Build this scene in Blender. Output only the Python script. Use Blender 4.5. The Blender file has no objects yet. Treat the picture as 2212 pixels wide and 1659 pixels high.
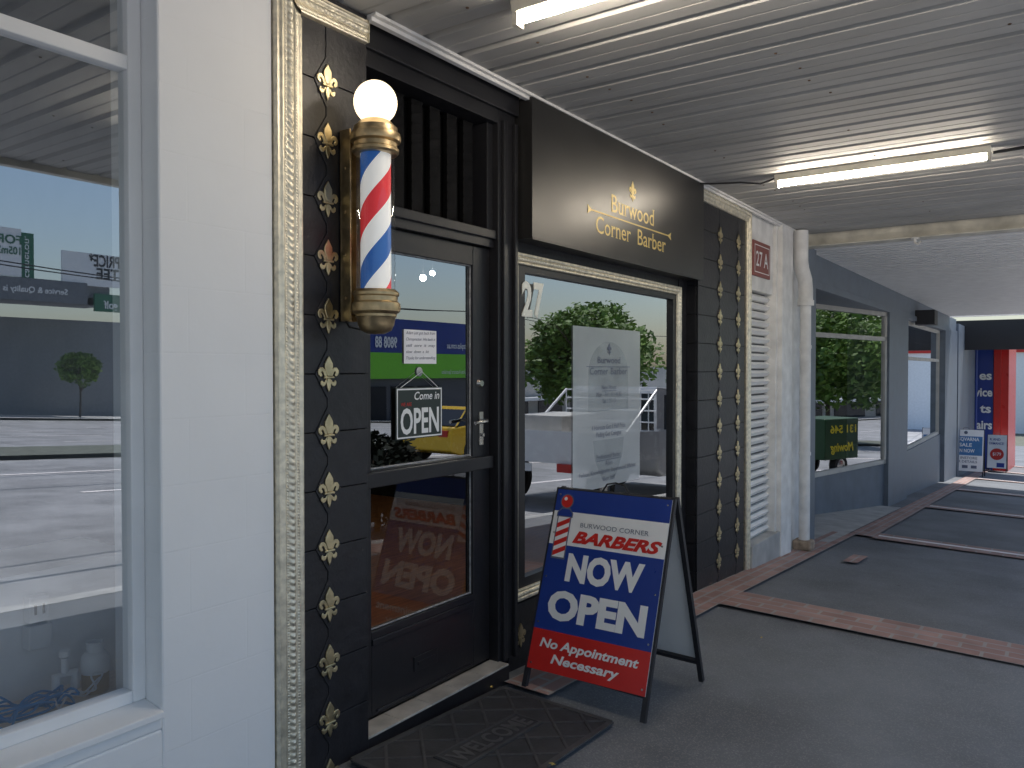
import bpy, bmesh, math, random
from mathutils import Vector
random.seed(7)
C = bpy.context.scene.collection
V3 = Vector
# ------------------------------------------------------------------ camera model (a measured survey of the street)
F = 1720.0; CX = 1106.0; CY = 829.5
A = math.radians(34.8); PITCH = math.radians(1.016)
CAM = V3((0, -2.094, 0))
fwd = V3((math.cos(A)*math.cos(PITCH), math.sin(A)*math.cos(PITCH), -math.sin(PITCH)))
rgt = V3((math.sin(A), -math.cos(A), 0)); upv = rgt.cross(fwd)
def ray(px, py): return fwd + rgt*((px-CX)/F) + upv*((CY-py)/F)
def base(x):
    x = max(-30, min(60, x))
    return -1.545 - (.05 if x < 5.27 else .06)*(x-5.27)
def gz(x, y): return base(x) + .03*max(-3.0, min(.3, y))
def rz(x): return gz(x, -3) - .13
def P(px, py, x=None, y=None, z=None):
    d = ray(px, py)
    if y is not None: k = (y-CAM.y)/d.y
    elif x is not None: k = (x-CAM.x)/d.x
    else: k = (z-CAM.z)/d.z
    return CAM + d*k
def G(px, py):
    z = -1.5
    for i in range(12):
        p = P(px, py, z=z); z = gz(p.x, p.y)
    return p
def MR(px, py, yreal, yg=.1):           # real place across the road of something mirrored in a window on plane yg
    p = P(px, py, y=2*yg-yreal); return V3((p.x, yreal, p.z))
# ------------------------------------------------------------------ materials
def mat(name, col, rough=.5, metal=0, var=.12, vs=6, bump=0, bs=60, emis=0, ecol=None, coat=0, spec=.5, stretch=None, alpha=1):
    m = bpy.data.materials.new(name); m.use_nodes = True
    n = m.node_tree.nodes; l = m.node_tree.links; b = n['Principled BSDF']
    b.inputs['Roughness'].default_value = rough; b.inputs['Metallic'].default_value = metal
    b.inputs['Specular IOR Level'].default_value = spec; b.inputs['Coat Weight'].default_value = coat
    b.inputs['Base Color'].default_value = (*col, 1)
    if alpha < 1: b.inputs['Alpha'].default_value = alpha
    tc = n.new('ShaderNodeTexCoord'); mp = n.new('ShaderNodeMapping'); l.new(tc.outputs['Object'], mp.inputs['Vector'])
    if stretch: mp.inputs['Scale'].default_value = stretch
    if var:
        t = n.new('ShaderNodeTexNoise'); t.inputs['Scale'].default_value = vs; t.inputs['Detail'].default_value = 6; l.new(mp.outputs[0], t.inputs['Vector'])
        r = n.new('ShaderNodeValToRGB'); r.color_ramp.elements[0].position = .3; r.color_ramp.elements[1].position = .7
        r.color_ramp.elements[0].color = (*[c*(1-var) for c in col], 1); r.color_ramp.elements[1].color = (*[min(1, c*(1+var)) for c in col], 1)
        l.new(t.outputs['Fac'], r.inputs['Fac']); l.new(r.outputs['Color'], b.inputs['Base Color'])
        mr = n.new('ShaderNodeMapRange'); mr.inputs['To Min'].default_value = max(0, rough-.08); mr.inputs['To Max'].default_value = min(1, rough+.1)
        l.new(t.outputs['Fac'], mr.inputs['Value']); l.new(mr.outputs[0], b.inputs['Roughness'])
    if bump:
        t2 = n.new('ShaderNodeTexNoise'); t2.inputs['Scale'].default_value = bs; t2.inputs['Detail'].default_value = 4; l.new(mp.outputs[0], t2.inputs['Vector'])
        bp = n.new('ShaderNodeBump'); bp.inputs['Strength'].default_value = bump; bp.inputs['Distance'].default_value = .004
        l.new(t2.outputs['Fac'], bp.inputs['Height']); l.new(bp.outputs[0], b.inputs['Normal'])
    if emis:
        b.inputs['Emission Color'].default_value = (*(ecol or col), 1); b.inputs['Emission Strength'].default_value = emis
    return m
def glass(name, tint, base_f, k, rough=0.0):
    m = bpy.data.materials.new(name); m.use_nodes = True
    n = m.node_tree.nodes; l = m.node_tree.links; n.clear()
    o = n.new('ShaderNodeOutputMaterial'); mx = n.new('ShaderNodeMixShader'); t = n.new('ShaderNodeBsdfTransparent'); g = n.new('ShaderNodeBsdfGlossy')
    t.inputs[0].default_value = (*tint, 1); g.inputs['Roughness'].default_value = rough; g.inputs['Color'].default_value = (.93, .96, 1, 1)
    f = n.new('ShaderNodeFresnel'); f.inputs[0].default_value = 1.5
    ge = n.new('ShaderNodeNewGeometry')          # keep the same index from both sides of the thin pane
    io = n.new('ShaderNodeMapRange'); io.inputs[3].default_value = 1.5; io.inputs[4].default_value = 1/1.5; l.new(ge.outputs['Backfacing'], io.inputs[0]); l.new(io.outputs[0], f.inputs[0])
    ma = n.new('ShaderNodeMath'); ma.operation = 'MULTIPLY_ADD'; ma.inputs[1].default_value = k; ma.inputs[2].default_value = base_f; ma.use_clamp = True
    l.new(f.outputs[0], ma.inputs[0]); l.new(ma.outputs[0], mx.inputs[0]); l.new(t.outputs[0], mx.inputs[1]); l.new(g.outputs[0], mx.inputs[2]); l.new(mx.outputs[0], o.inputs[0])
    return m
def speck(name, c1, c2, scale, rough=.8, bump=.3):      # asphalt: aggregate specks over slow stains
    m = mat(name, c1, rough, 0, .2, 1.1, bump, 180)
    n = m.node_tree.nodes; l = m.node_tree.links; b = n['Principled BSDF']
    src = b.inputs['Base Color'].links[0].from_socket
    tc = n.new('ShaderNodeTexCoord'); vo = n.new('ShaderNodeTexVoronoi'); vo.inputs['Scale'].default_value = scale; l.new(tc.outputs['Object'], vo.inputs['Vector'])
    r = n.new('ShaderNodeValToRGB'); r.color_ramp.elements[0].position = .7; r.color_ramp.elements[0].color = (0,0,0,1); r.color_ramp.elements[1].position = .95
    sx = n.new('ShaderNodeSeparateColor'); l.new(vo.outputs['Color'], sx.inputs[0]); l.new(sx.outputs[0], r.inputs['Fac'])
    mx = n.new('ShaderNodeMix'); mx.data_type = 'RGBA'; l.new(r.outputs[0], mx.inputs[0]); l.new(src, mx.inputs[6]); mx.inputs[7].default_value = (*c2, 1)
    v2 = n.new('ShaderNodeTexVoronoi'); v2.inputs['Scale'].default_value = 2.6; l.new(tc.outputs['Object'], v2.inputs['Vector'])
    r2 = n.new('ShaderNodeValToRGB'); r2.color_ramp.elements[0].position = .03; r2.color_ramp.elements[0].color = (.6,.6,.6,1); r2.color_ramp.elements[1].position = .05; r2.color_ramp.elements[1].color = (1,1,1,1)
    l.new(v2.outputs['Distance'], r2.inputs[0])
    n3 = n.new('ShaderNodeTexNoise'); n3.inputs['Scale'].default_value = .55; n3.inputs['Detail'].default_value = 8; n3.inputs['Roughness'].default_value = .65; l.new(tc.outputs['Object'], n3.inputs['Vector'])
    r3 = n.new('ShaderNodeMapRange'); r3.inputs[1].default_value = .35; r3.inputs[2].default_value = .65; r3.inputs[3].default_value = .8; r3.inputs[4].default_value = 1.15; l.new(n3.outputs['Fac'], r3.inputs[0])
    m3 = n.new('ShaderNodeMix'); m3.data_type = 'RGBA'; m3.blend_type = 'MULTIPLY'; m3.inputs[0].default_value = 1
    m4 = n.new('ShaderNodeMix'); m4.data_type = 'RGBA'; m4.blend_type = 'MULTIPLY'; m4.inputs[0].default_value = 1
    l.new(mx.outputs[2], m3.inputs[6]); l.new(r2.outputs[0], m3.inputs[7]); l.new(m3.outputs[2], m4.inputs[6]); l.new(r3.outputs[0], m4.inputs[7]); l.new(m4.outputs[2], b.inputs['Base Color'])
    return m
def brickmat(name, c1, c2, cm, bw, bh, mortar=.010, rot=0, rough=.75):
    m = mat(name, c1, rough, 0, 0, 1, .3, 90)
    n = m.node_tree.nodes; l = m.node_tree.links; b = n['Principled BSDF']
    tc = n.new('ShaderNodeTexCoord'); mp = n.new('ShaderNodeMapping'); l.new(tc.outputs['Object'], mp.inputs[0])
    mp.inputs['Rotation'].default_value = (0, 0, rot)
    br = n.new('ShaderNodeTexBrick'); l.new(mp.outputs[0], br.inputs['Vector']); br.inputs['Scale'].default_value = 1
    br.inputs['Brick Width'].default_value = bw; br.inputs['Row Height'].default_value = bh; br.inputs['Mortar Size'].default_value = mortar; br.inputs['Mortar Smooth'].default_value = .1
    br.inputs['Color1'].default_value = (*c1, 1); br.inputs['Color2'].default_value = (*c2, 1); br.inputs['Mortar'].default_value = (*cm, 1)
    no = n.new('ShaderNodeTexNoise'); no.inputs['Scale'].default_value = 5; l.new(tc.outputs['Object'], no.inputs['Vector'])
    mu = n.new('ShaderNodeMix'); mu.data_type = 'RGBA'; mu.blend_type = 'MULTIPLY'; mu.inputs[0].default_value = 1
    no2 = n.new('ShaderNodeMapRange'); l.new(no.outputs['Fac'], no2.inputs[0]); no2.inputs[3].default_value = .6; no2.inputs[4].default_value = 1.3
    l.new(br.outputs['Color'], mu.inputs[6]); l.new(no2.outputs[0], mu.inputs[7]); l.new(mu.outputs[2], b.inputs['Base Color'])
    return m
m_black = mat('black_paint', (.014,.014,.017), .38, bump=.15, bs=25)
m_tile = mat('black_tile', (.014,.014,.018), .42, var=.3, vs=14, bump=.45, bs=45)
m_grout = mat('grout', (.004,.004,.004), .9)
m_gold = mat('gold_leaf', (.80,.74,.60), .46, .9, .2, 40, .2, 90)
m_gold2 = mat('antique_brass', (.62,.53,.33), .36, 1, .25, 25, .2, 60)
m_bronze = mat('bronze', (.50,.38,.22), .38, .95, .3, 25, .15, 30)
m_goldtext = mat('gold_letter', (.74,.57,.2), .4, .2)
m_white = mat('white_render', (.91,.915,.92), .6, var=.02, vs=3, bump=.35, bs=9)
n_ = m_white.node_tree.nodes; l_ = m_white.node_tree.links
tcw = n_.new('ShaderNodeTexCoord'); mpw = n_.new('ShaderNodeMapping'); mpw.inputs['Rotation'].default_value = (math.radians(90),0,0); l_.new(tcw.outputs['Object'], mpw.inputs[0])
brw = n_.new('ShaderNodeTexBrick'); brw.inputs['Scale'].default_value = 1; brw.inputs['Brick Width'].default_value = .39; brw.inputs['Row Height'].default_value = .19; brw.inputs['Mortar Size'].default_value = .0025; l_.new(mpw.outputs[0], brw.inputs['Vector'])
bw_ = n_.new('ShaderNodeBump'); bw_.inputs['Strength'].default_value = .5; bw_.inputs['Distance'].default_value = .002; bw_.invert = True; l_.new(brw.outputs['Fac'], bw_.inputs['Height'])
old = n_['Principled BSDF'].inputs['Normal'].links[0].from_socket; l_.new(old, bw_.inputs['Normal']); l_.new(bw_.outputs[0], n_['Principled BSDF'].inputs['Normal'])
m_whitep = mat('white_gloss', (.9,.9,.9), .3, var=.04)
m_dirtyw = mat('weathered_white', (.80,.79,.77), .5, var=.15, vs=7)
m_cream = mat('cream_beam', (.68,.65,.56), .55, var=.3, vs=5)
m_soff = mat('soffit_metal', (.44,.435,.42), .56, .0, .16, 2.0, .08, 8, stretch=(2,.6,1), spec=.4)
m_soff2 = mat('white_soffit', (.92,.91,.89), .5, var=.06)
m_rust = mat('rust', (.12,.07,.04), .8)
m_asph = speck('asphalt', (.150,.162,.178), (.23,.235,.24), 200)
m_road = speck('road_asphalt', (.29,.29,.295), (.34,.34,.34), 60)
m_conc = mat('concrete', (.42,.42,.41), .8, var=.2, vs=5, bump=.4)
m_bk = brickmat('brick_paver', (.42,.27,.235), (.32,.19,.165), (.36,.33,.31), .23, .08)
m_bk2 = brickmat('brick_paver_turned', (.42,.27,.235), (.32,.19,.165), (.36,.33,.31), .23, .115, rot=math.pi/2)
m_pale = mat('pale_line', (.88,.82,.79), .6)
m_blue = mat('sign_blue', (.015,.045,.27), .3, var=.05)
m_red = mat('sign_red', (.60,.025,.02), .3, var=.05)
m_signw = mat('sign_white', (.86,.86,.86), .35, var=.03)
m_txtg = mat('grey_ink', (.12,.14,.2), .5)
m_slate = mat('slate_sign', (.16,.17,.19), .5)
m_ink = mat('black_ink', (.02,.02,.025), .5)
m_inkb = mat('blue_ink', (.05,.05,.12), .6)
m_paper = mat('paper', (.85,.85,.88), .7, var=.04)
m_poster = mat('thin_poster', (.78,.84,.88), .2, var=.08, vs=3, alpha=.52)
m_steel = mat('steel', (.6,.58,.55), .25, 1)
m_brass = mat('pale_metal', (.88,.85,.77), .3, .3)
m_greyw = mat('blue_grey_paint', (.15,.18,.22), .5, var=.15, vs=5)
m_shut = mat('shutter', (.86,.85,.83), .4, var=.08, vs=4)
m_gapshade = mat('shutter_gap_shade', (.12,.12,.12), .7)
m_wood = mat('wood_floor', (.50,.23,.09), .35, var=.35, vs=4, stretch=(1,12,1))
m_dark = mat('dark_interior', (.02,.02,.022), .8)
m_dimw = mat('dim_wall', (.22,.23,.25), .8)  # room dimness put into the wall colour so window reflections stay clear
m_intw = mat('interior_white', (.93,.93,.93), .8, var=.05)
m_globe = mat('lit_globe', (1,.95,.85), .3, var=0, emis=2.0, ecol=(1,.80,.52))
m_tube = mat('lit_tube', (1,1,1), .3, var=0, emis=95, ecol=(1,.88,.72))
m_bulb = mat('lit_bulb', (1,1,1), .3, var=0, emis=300, ecol=(1,.9,.75))
m_leaf = mat('leaf', (.14,.24,.035), .6, var=.5, vs=1.2)
m_leafd = mat('dark_leaf', (.012,.018,.010), .7, var=.4, vs=3, spec=.2)
m_bark = mat('bark', (.12,.09,.07), .9, var=.3, bump=.6)
m_rub = mat('rubber', (.015,.015,.015), .7)
m_carw = mat('vehicle_white', (.92,.92,.92), .25, var=.03, coat=.5)
m_cary = mat('vehicle_yellow', (.9,.55,.02), .25, var=.03, coat=.5)
m_card = mat('vehicle_dark', (.012,.014,.018), .2, var=.03, coat=.5)
m_cargl = mat('vehicle_glass', (.01,.012,.015), .05, var=0)
m_green = mat('bright_green', (.2,.62,.03), .4, var=.05)
m_tgreen = mat('trailer_green', (.02,.075,.022), .5, var=.1)
m_dgreen = mat('dark_green', (.02,.15,.08), .4, var=.05)
m_yel = mat('yellow_ink', (.85,.7,.03), .4, var=.03)
m_chalk = mat('open_sign_charcoal', (.02,.032,.03), .4, var=.1)
m_mat = mat('rubber_mat', (.036,.036,.040), .75, var=.3, vs=10, bump=.5, bs=70)
m_rib = mat('mat_rib', (.055,.055,.058), .65, var=.3, vs=30)
m_orange = mat('orange', (.75,.2,.03), .5)
m_wire = mat('wire', (.02,.02,.02), .6)
m_cabb = mat('blue_cable', (.04,.28,.62), .5)
m_tan = mat('tan_wall', (.55,.53,.49), .7, var=.1)
m_grass = mat('dry_ground', (.13,.14,.11), .9, var=.3)
m_dryleaf = mat('dry_leaf', (.4,.3,.08), .7)
m_acr = glass('clear_acrylic', (.98,.98,.98), .01, .7, .02)
m_gl = glass('shop_glass', (.75,.77,.79), .28, 1.4)
m_gl2 = glass('white_shop_glass', (.97,.98,.98), .34, 1.2)
m_gl3 = glass('lower_door_glass', (.9,.87,.83), .04, .9)
m_gl4 = glass('door_glass', (.7,.72,.74), .27, 1.4)
# ------------------------------------------------------------------ mesh builder
TC = {}
def tmesh(s, bold, shear):
    k = (s, bold, shear)
    if k in TC: return TC[k]
    cu = bpy.data.curves.new('t', 'FONT'); cu.body = s; cu.size = 1; cu.offset = bold; cu.shear = shear; cu.resolution_u = 3
    ob = bpy.data.objects.new('t', cu); C.objects.link(ob)
    bpy.context.view_layer.update()
    me = bpy.data.meshes.new_from_object(ob.evaluated_get(bpy.context.evaluated_depsgraph_get()))
    vs = [(v.co.x, v.co.y) for v in me.vertices]; fs = [list(p.vertices) for p in me.polygons]
    bpy.data.objects.remove(ob); bpy.data.curves.remove(cu); bpy.data.meshes.remove(me)
    TC[k] = (vs, fs); return TC[k]
CAPH = max(v[1] for v in tmesh('H', 0, 0)[0]); XH = max(v[1] for v in tmesh('x', 0, 0)[0]); ASC = max(v[1] for v in tmesh('d', 0, 0)[0])
def serifs(vs, fs):          # small slabs on every flat stem end
    from collections import Counter
    key = lambda i: (round(vs[i][0], 4), round(vs[i][1], 4))
    ec = Counter()
    for f in fs:
        for a, b in zip(f, f[1:]+f[:1]):
            ka, kb = key(a), key(b); ec[(min(ka,kb), max(ka,kb))] += 1
    out = []
    for (a, b), c in ec.items():
        if c != 1 or abs(a[1]-b[1]) > .004: continue
        w_ = abs(a[0]-b[0]); y = a[1]
        if not .03 < w_ < .17: continue
        for lv, sg in ((0,1),(XH,-1),(CAPH,-1),(ASC,-1)):
            if abs(y-lv) < .015:
                x0 = min(a[0],b[0]); out.append((x0-.045, x0+w_+.045, y, y+sg*.028)); break
    return out
WO = {}
class MB:
    def __init__(s): s.v = []; s.f = []; s.m = []
    def poly(s, pts, m=0):
        n = len(s.v); s.v += [tuple(p) for p in pts]; s.f.append(list(range(n, n+len(pts)))); s.m.append(m); return s
    def box(s, a, b, m=0):
        x0,x1 = sorted((a[0],b[0])); y0,y1 = sorted((a[1],b[1])); z0,z1 = sorted((a[2],b[2]))
        n = len(s.v); s.v += [(x0,y0,z0),(x1,y0,z0),(x1,y1,z0),(x0,y1,z0),(x0,y0,z1),(x1,y0,z1),(x1,y1,z1),(x0,y1,z1)]
        for q in ((0,3,2,1),(4,5,6,7),(0,1,5,4),(1,2,6,5),(2,3,7,6),(3,0,4,7)): s.f.append([n+i for i in q]); s.m.append(m)
        return s
    def prism(s, pts, ex, m=0):
        ex = V3(ex); pts = [V3(p) for p in pts]; k = len(pts); n = len(s.v)
        s.v += [tuple(p) for p in pts] + [tuple(p+ex) for p in pts]
        s.f.append(list(range(n, n+k))[::-1]); s.f.append(list(range(n+k, n+2*k))); s.m += [m, m]
        for i in range(k): j = (i+1) % k; s.f.append([n+i, n+j, n+k+j, n+k+i]); s.m.append(m)
        return s
    def bar(s, p0, p1, w, d, side, m=0):
        p0 = V3(p0); p1 = V3(p1); ax = (p1-p0).normalized(); sd = V3(side).normalized(); o = ax.cross(sd).normalized()
        q = [p0+sd*w/2*a+o*d/2*b for a, b in ((-1,-1),(1,-1),(1,1),(-1,1))]
        return s.prism(q, p1-p0, m)
    def tube(s, pts, r, n=10, m=0, cap=True):
        pts = [V3(p) for p in pts]; rr = r if isinstance(r, (list, tuple)) else [r]*len(pts); st = len(s.v); prev = None
        for i, p in enumerate(pts):
            d = (pts[min(i+1, len(pts)-1)] - pts[max(i-1, 0)]).normalized()
            if prev is None: a = d.orthogonal().normalized()
            else: a = (prev - d*prev.dot(d)).normalized()
            prev = a; b = d.cross(a)
            for k in range(n):
                t = 2*math.pi*k/n; s.v.append(tuple(p + (a*math.cos(t)+b*math.sin(t))*rr[i]))
        for i in range(len(pts)-1):
            for k in range(n):
                j = (k+1) % n; s.f.append([st+i*n+k, st+i*n+j, st+(i+1)*n+j, st+(i+1)*n+k]); s.m.append(m)
        if cap:
            s.f.append([st+k for k in range(n)][::-1]); s.f.append([st+(len(pts)-1)*n+k for k in range(n)]); s.m += [m, m]
        return s
    def lathe(s, c, prof, n=32, m=0, axis=V3((0,0,1))):
        c = V3(c); ax = axis
        a = ax.orthogonal().normalized(); b = ax.cross(a); st = len(s.v)
        for r, h in prof:
            for k in range(n):
                t = 2*math.pi*k/n; s.v.append(tuple(c + ax*h + (a*math.cos(t)+b*math.sin(t))*max(r, 1e-4)))
        for i in range(len(prof)-1):
            for k in range(n):
                j = (k+1) % n; s.f.append([st+i*n+k, st+i*n+j, st+(i+1)*n+j, st+(i+1)*n+k]); s.m.append(m)
        return s
    def text(s, t, O, U, V, h, w=None, align='l', bold=0.0, shear=0.0, m=0, serif=False):
        vs, fs = tmesh(t, bold, shear)
        if not vs: return s
        x0 = min(a for a, b in vs); x1 = max(a for a, b in vs); sc = h/CAPH; sx = (w/(x1-x0)) if w else sc
        O = V3(O); U = V3(U); V = V3(V)
        if align == 'c': O = O - U*((x1-x0)*sx/2)
        n = len(s.v)
        s.v += [tuple(O + U*((a-x0)*sx) + V*(b*sc)) for a, b in vs]
        for f in fs: s.f.append([n+i for i in f]); s.m.append(m)
        if serif:
            N = U.cross(V).normalized()*.0004
            for a, b, c, d in serifs(vs, fs):
                s.poly([O+N+U*((q[0]-x0)*sx)+V*(q[1]*sc) for q in ((a,c),(b,c),(b,d),(a,d))], m)
        return s
    def build(s, name, mats, parent=None, smooth=False, bevel=0, kind=None, fix=True):
        off = WO.get(parent.name, V3((0,0,0))) if parent else V3((0,0,0))
        me = bpy.data.meshes.new(name); me.from_pydata([tuple(V3(v)-off) for v in s.v], [], s.f)
        for mm in (mats if isinstance(mats, (list, tuple)) else [mats]): me.materials.append(mm)
        for p, mi in zip(me.polygons, s.m): p.material_index = mi
        if fix:
            bm = bmesh.new(); bm.from_mesh(me); bmesh.ops.recalc_face_normals(bm, faces=bm.faces); bm.to_mesh(me); bm.free()
        if smooth:
            for p in me.polygons: p.use_smooth = True
        o = bpy.data.objects.new(name, me); C.objects.link(o)
        if smooth:
            try: me.set_sharp_from_angle(angle=math.radians(40))
            except Exception: pass
        if bevel:
            b = o.modifiers.new('bevel', 'BEVEL'); b.width = bevel; b.segments = 2; b.limit_method = 'ANGLE'
        if parent: o.parent = parent
        WO[o.name] = off
        if kind: o['kind'] = kind
        return o
def thing(name, label, cat, loc=(0,0,0), group=None):
    o = bpy.data.objects.new(name, None); C.objects.link(o); o.location = loc; o.empty_display_size = .1
    o['label'] = label; o['category'] = cat
    if group: o['group'] = group
    WO[o.name] = V3(loc); return o
def tag(o, label, cat, group=None):
    o['label'] = label; o['category'] = cat
    if group: o['group'] = group
    return o
def line(root, name, m, s, O, U, V, h, w=None, align='l', bold=0.0, shear=0.0, serif=False):
    return MB().text(s, O, U, V, h, w, align, bold, shear, 0, serif).build(name, m, root, fix=False)
X_, Y_, Z_ = V3((1,0,0)), V3((0,1,0)), V3((0,0,1))
FH = [(0,.5),(.065,.40),(.135,.29),(.145,.18),(.10,.05),(.05,-.06)]
SP = [(.05,-.07),(.065,.02),(.12,.12),(.20,.185),(.30,.175),(.365,.09),(.355,-.01),(.285,-.08),(.215,-.055),(.225,0),(.255,.03),(.245,.065),(.21,.06),(.175,.015),(.14,-.07)]
TL_ = [(.04,-.12),(.10,-.165),(.15,-.225),(.205,-.21),(.225,-.16),(.28,-.205),(.275,-.29),(.21,-.35),(.13,-.325),(.065,-.23)]
CT = [(.04,-.12),(.08,-.26),(.06,-.37),(0,-.5)]
def fleur(mb, c, U, V, N, h, m=0, th=.006):
    c = V3(c); sx = h*1.02
    def pr(pts, t):
        mb.prism([c + U*(x*sx) + V*(y*h) for x, y in pts], N*t, m)
    pr(FH + [(-x, y) for x, y in reversed(FH[1:])], th*1.1)
    pr(SP, th*.8); pr([(-x, y) for x, y in SP], th*.8)
    pr([(.18,-.065),(.18,-.125),(-.18,-.125),(-.18,-.065)], th*1.5)
    pr(CT + [(-x, y) for x, y in reversed(CT[:-1])], th*1.1)
    pr(TL_, th*.8); pr([(-x, y) for x, y in TL_], th*.8)
    return mb
def ornate(mb, O, D, L, W, w, N, m0=0, m1=0, step=.006, prof=None, m=0):
    nu = 24; na = max(2, int(L/step)); st = len(mb.v); O = V3(O)
    for i in range(na+1):
        for j in range(nu+1):
            u = j/nu; a0 = m0*u*w; a1 = L - m1*u*w; a = a0 + (a1-a0)*i/na
            h = prof(u, a) if 0 < j < nu else 0
            mb.v.append(tuple(O + D*a + W*(u*w) + N*h))
    for i in range(na):
        for j in range(nu):
            mb.f.append([st+i*(nu+1)+j, st+(i+1)*(nu+1)+j, st+(i+1)*(nu+1)+j+1, st+i*(nu+1)+j+1]); mb.m.append(m)
    return mb
def prof_big(u, a):
    if u < .12: h = .010 + .004*math.sin(u/.12*math.pi)
    elif u < .30: h = .013 + .006*math.sin((u-.12)/.18*math.pi)
    elif u < .38: h = .014 + .004*math.sin((u-.3)/.08*math.pi)*(.5+.5*math.cos(a/.009*2*math.pi))
    elif u < .62:
        q = (u-.38)/.24; k = a/.022*2*math.pi; s = math.sin(q*math.pi)
        h = .015 + .005*s + .0024*math.sin(k + 5*abs(q-.5))*s + .0010*math.sin(2.7*k+9*q)*s
    elif u < .70: h = .013 + .003*math.sin((u-.62)/.08*math.pi)
    elif u < .80: h = .011 + .004*math.sin((u-.70)/.1*math.pi)*(.5+.5*math.cos(a/.010*2*math.pi))
    else: h = .008 + .006*math.sin((u-.80)/.2*math.pi)
    return h
def prof_win(u, a):
    if u < .3: return .018 + .004*math.sin(u/.3*math.pi)*(.6+.4*math.cos(a/.014*2*math.pi))
    if u < .75:
        q = (u-.3)/.45; return .013 + .007*math.sin(q*math.pi) + .0025*math.sin(a/.024*2*math.pi+6*abs(q-.5))*math.sin(q*math.pi)
    return .009 + .004*math.sin((u-.75)/.25*math.pi)
# ------------------------------------------------------------------ world, sun, camera
sc = bpy.context.scene
w = bpy.data.worlds.new('World'); sc.world = w; w.use_nodes = True
nn = w.node_tree.nodes; bg = nn['Background']; sk = nn.new('ShaderNodeTexSky'); sk.sky_type = 'NISHITA'; sk.sun_disc = False
EL, AZ = math.radians(66), math.radians(-22)
sdir = V3((math.cos(EL)*math.cos(AZ), math.cos(EL)*math.sin(AZ), math.sin(EL)))
sk.sun_elevation = EL; sk.sun_rotation = math.atan2(sdir.x, sdir.y); sk.dust_density = 1.6; sk.air_density = 1.25; sk.ozone_density = 4
w.node_tree.links.new(sk.outputs[0], bg.inputs[0]); bg.inputs[1].default_value = .15
sl = bpy.data.lights.new('sun', 'SUN'); sl.energy = 5; sl.angle = math.radians(.5); sl.color = (1, .97, .93)
so = bpy.data.objects.new('sun', sl); C.objects.link(so); so.rotation_euler = (-sdir).to_track_quat('-Z', 'Y').to_euler()
cd = bpy.data.cameras.new('camera'); co = bpy.data.objects.new('camera', cd); C.objects.link(co); sc.camera = co
co.location = CAM; co.rotation_euler = fwd.to_track_quat('-Z', 'Y').to_euler(); cd.sensor_width = 36; cd.lens = F/2212*36; cd.clip_end = 2000; cd.clip_start = .05
sc.view_settings.view_transform = 'Standard'; sc.view_settings.look = 'None'; sc.view_settings.exposure = 0
# ------------------------------------------------------------------ ground, road, pavement
XS = [-400, -30, -10, 0, 5.27, 10, 20, 30, 45, 60, 400]
def sheet(name, y0, y1, zf, m, xs=XS):
    mb = MB()
    for a, b in zip(xs, xs[1:]):
        mb.poly([(a,y0,zf(a,y0)),(b,y0,zf(b,y0)),(b,y1,zf(b,y1)),(a,y1,zf(a,y1))])
    return mb.build(name, m, kind='structure')
sheet('ground', -400, 400, lambda x, y: rz(x)-.02, m_grass)
sheet('road', -16, -3.15, lambda x, y: rz(x), m_road)
sheet('road', -42, -19, lambda x, y: rz(x), m_road)
sheet('median', -19, -16, lambda x, y: rz(x)+.1, m_grass)
sheet('pavement', -3.0, 1.2, gz, m_asph, [-60,-30,-10,0,5.27,10,20,30,45,60])
sheet('pavement_opposite', -60, -42, lambda x, y: rz(x)+.12, m_conc)
mb = MB()
ks = [-60,-30,0,5.27,20,40,60]
for a, b in zip(ks, ks[1:]):
    mb.poly([(a,-3.15,gz(a,-3)),(b,-3.15,gz(b,-3)),(b,-3,gz(b,-3)+.002),(a,-3,gz(a,-3)+.002)])
    mb.poly([(a,-3.15,rz(a)-.05),(b,-3.15,rz(b)-.05),(b,-3.15,gz(b,-3)),(a,-3.15,gz(a,-3))])
mb.build('kerb', m_conc, kind='structure')
mb = MB()
for y in (-6.3, -9.6, -12.8, -22.5, -26, -29.5, -33):
    for k in range(-3, 40):
        a = k*6; b = a+3 if y not in (-12.8,) else a+6
        mb.poly([(a,y-.07,rz(a)+.006),(b,y-.07,rz(b)+.006),(b,y+.07,rz(b)+.006),(a,y+.07,rz(a)+.006)])
mb.build('road_markings', m_pale, kind='structure')
def gstrip(mb, x0, x1, y0, y1, dz, m=0):
    pts = [x0] + [q for q in (5.27, 10, 20) if x0 < q < x1] + [x1]
    for a, b in zip(pts, pts[1:]):
        mb.poly([(a,y0,gz(a,y0)+dz),(b,y0,gz(b,y0)+dz),(b,y1,gz(b,y1)+dz),(a,y1,gz(a,y1)+dz)], m)
mb = MB()
gstrip(mb, 2.95, 9.2, -.24, .0, .004)
gstrip(mb, 9.2, 30, -.42, -.18, .004)
mb.build('brick_edging', m_bk, kind='structure')
mb = MB(); mp_ = MB()
for k, xb in enumerate((5.06, 9.1, 13.1, 17.1, 21.1, 25.1, 29.1)):
    wd = .46
    gstrip(mb, xb, xb+wd, -3, -.24 if k == 0 else -.42, .0045)
    if k: gstrip(mp_, xb+.18, xb+.28, -3, -.45, .008)  # pale paver row, also standing in for glare on the farther bands
mb.build('brick_band', m_bk2, kind='structure'); mp_.build('pale_paver_glare_line', m_pale, kind='structure')
mb = MB(); gstrip(mb, 8.35, 12.6, -.17, 1.1, .006); mb.build('entry_slab', m_conc, kind='structure')
mb = MB(); gstrip(mb, 7.4, 7.85, -.62, -.5, .006); mb.build('brick_patch', m_bk, kind='structure')
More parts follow.
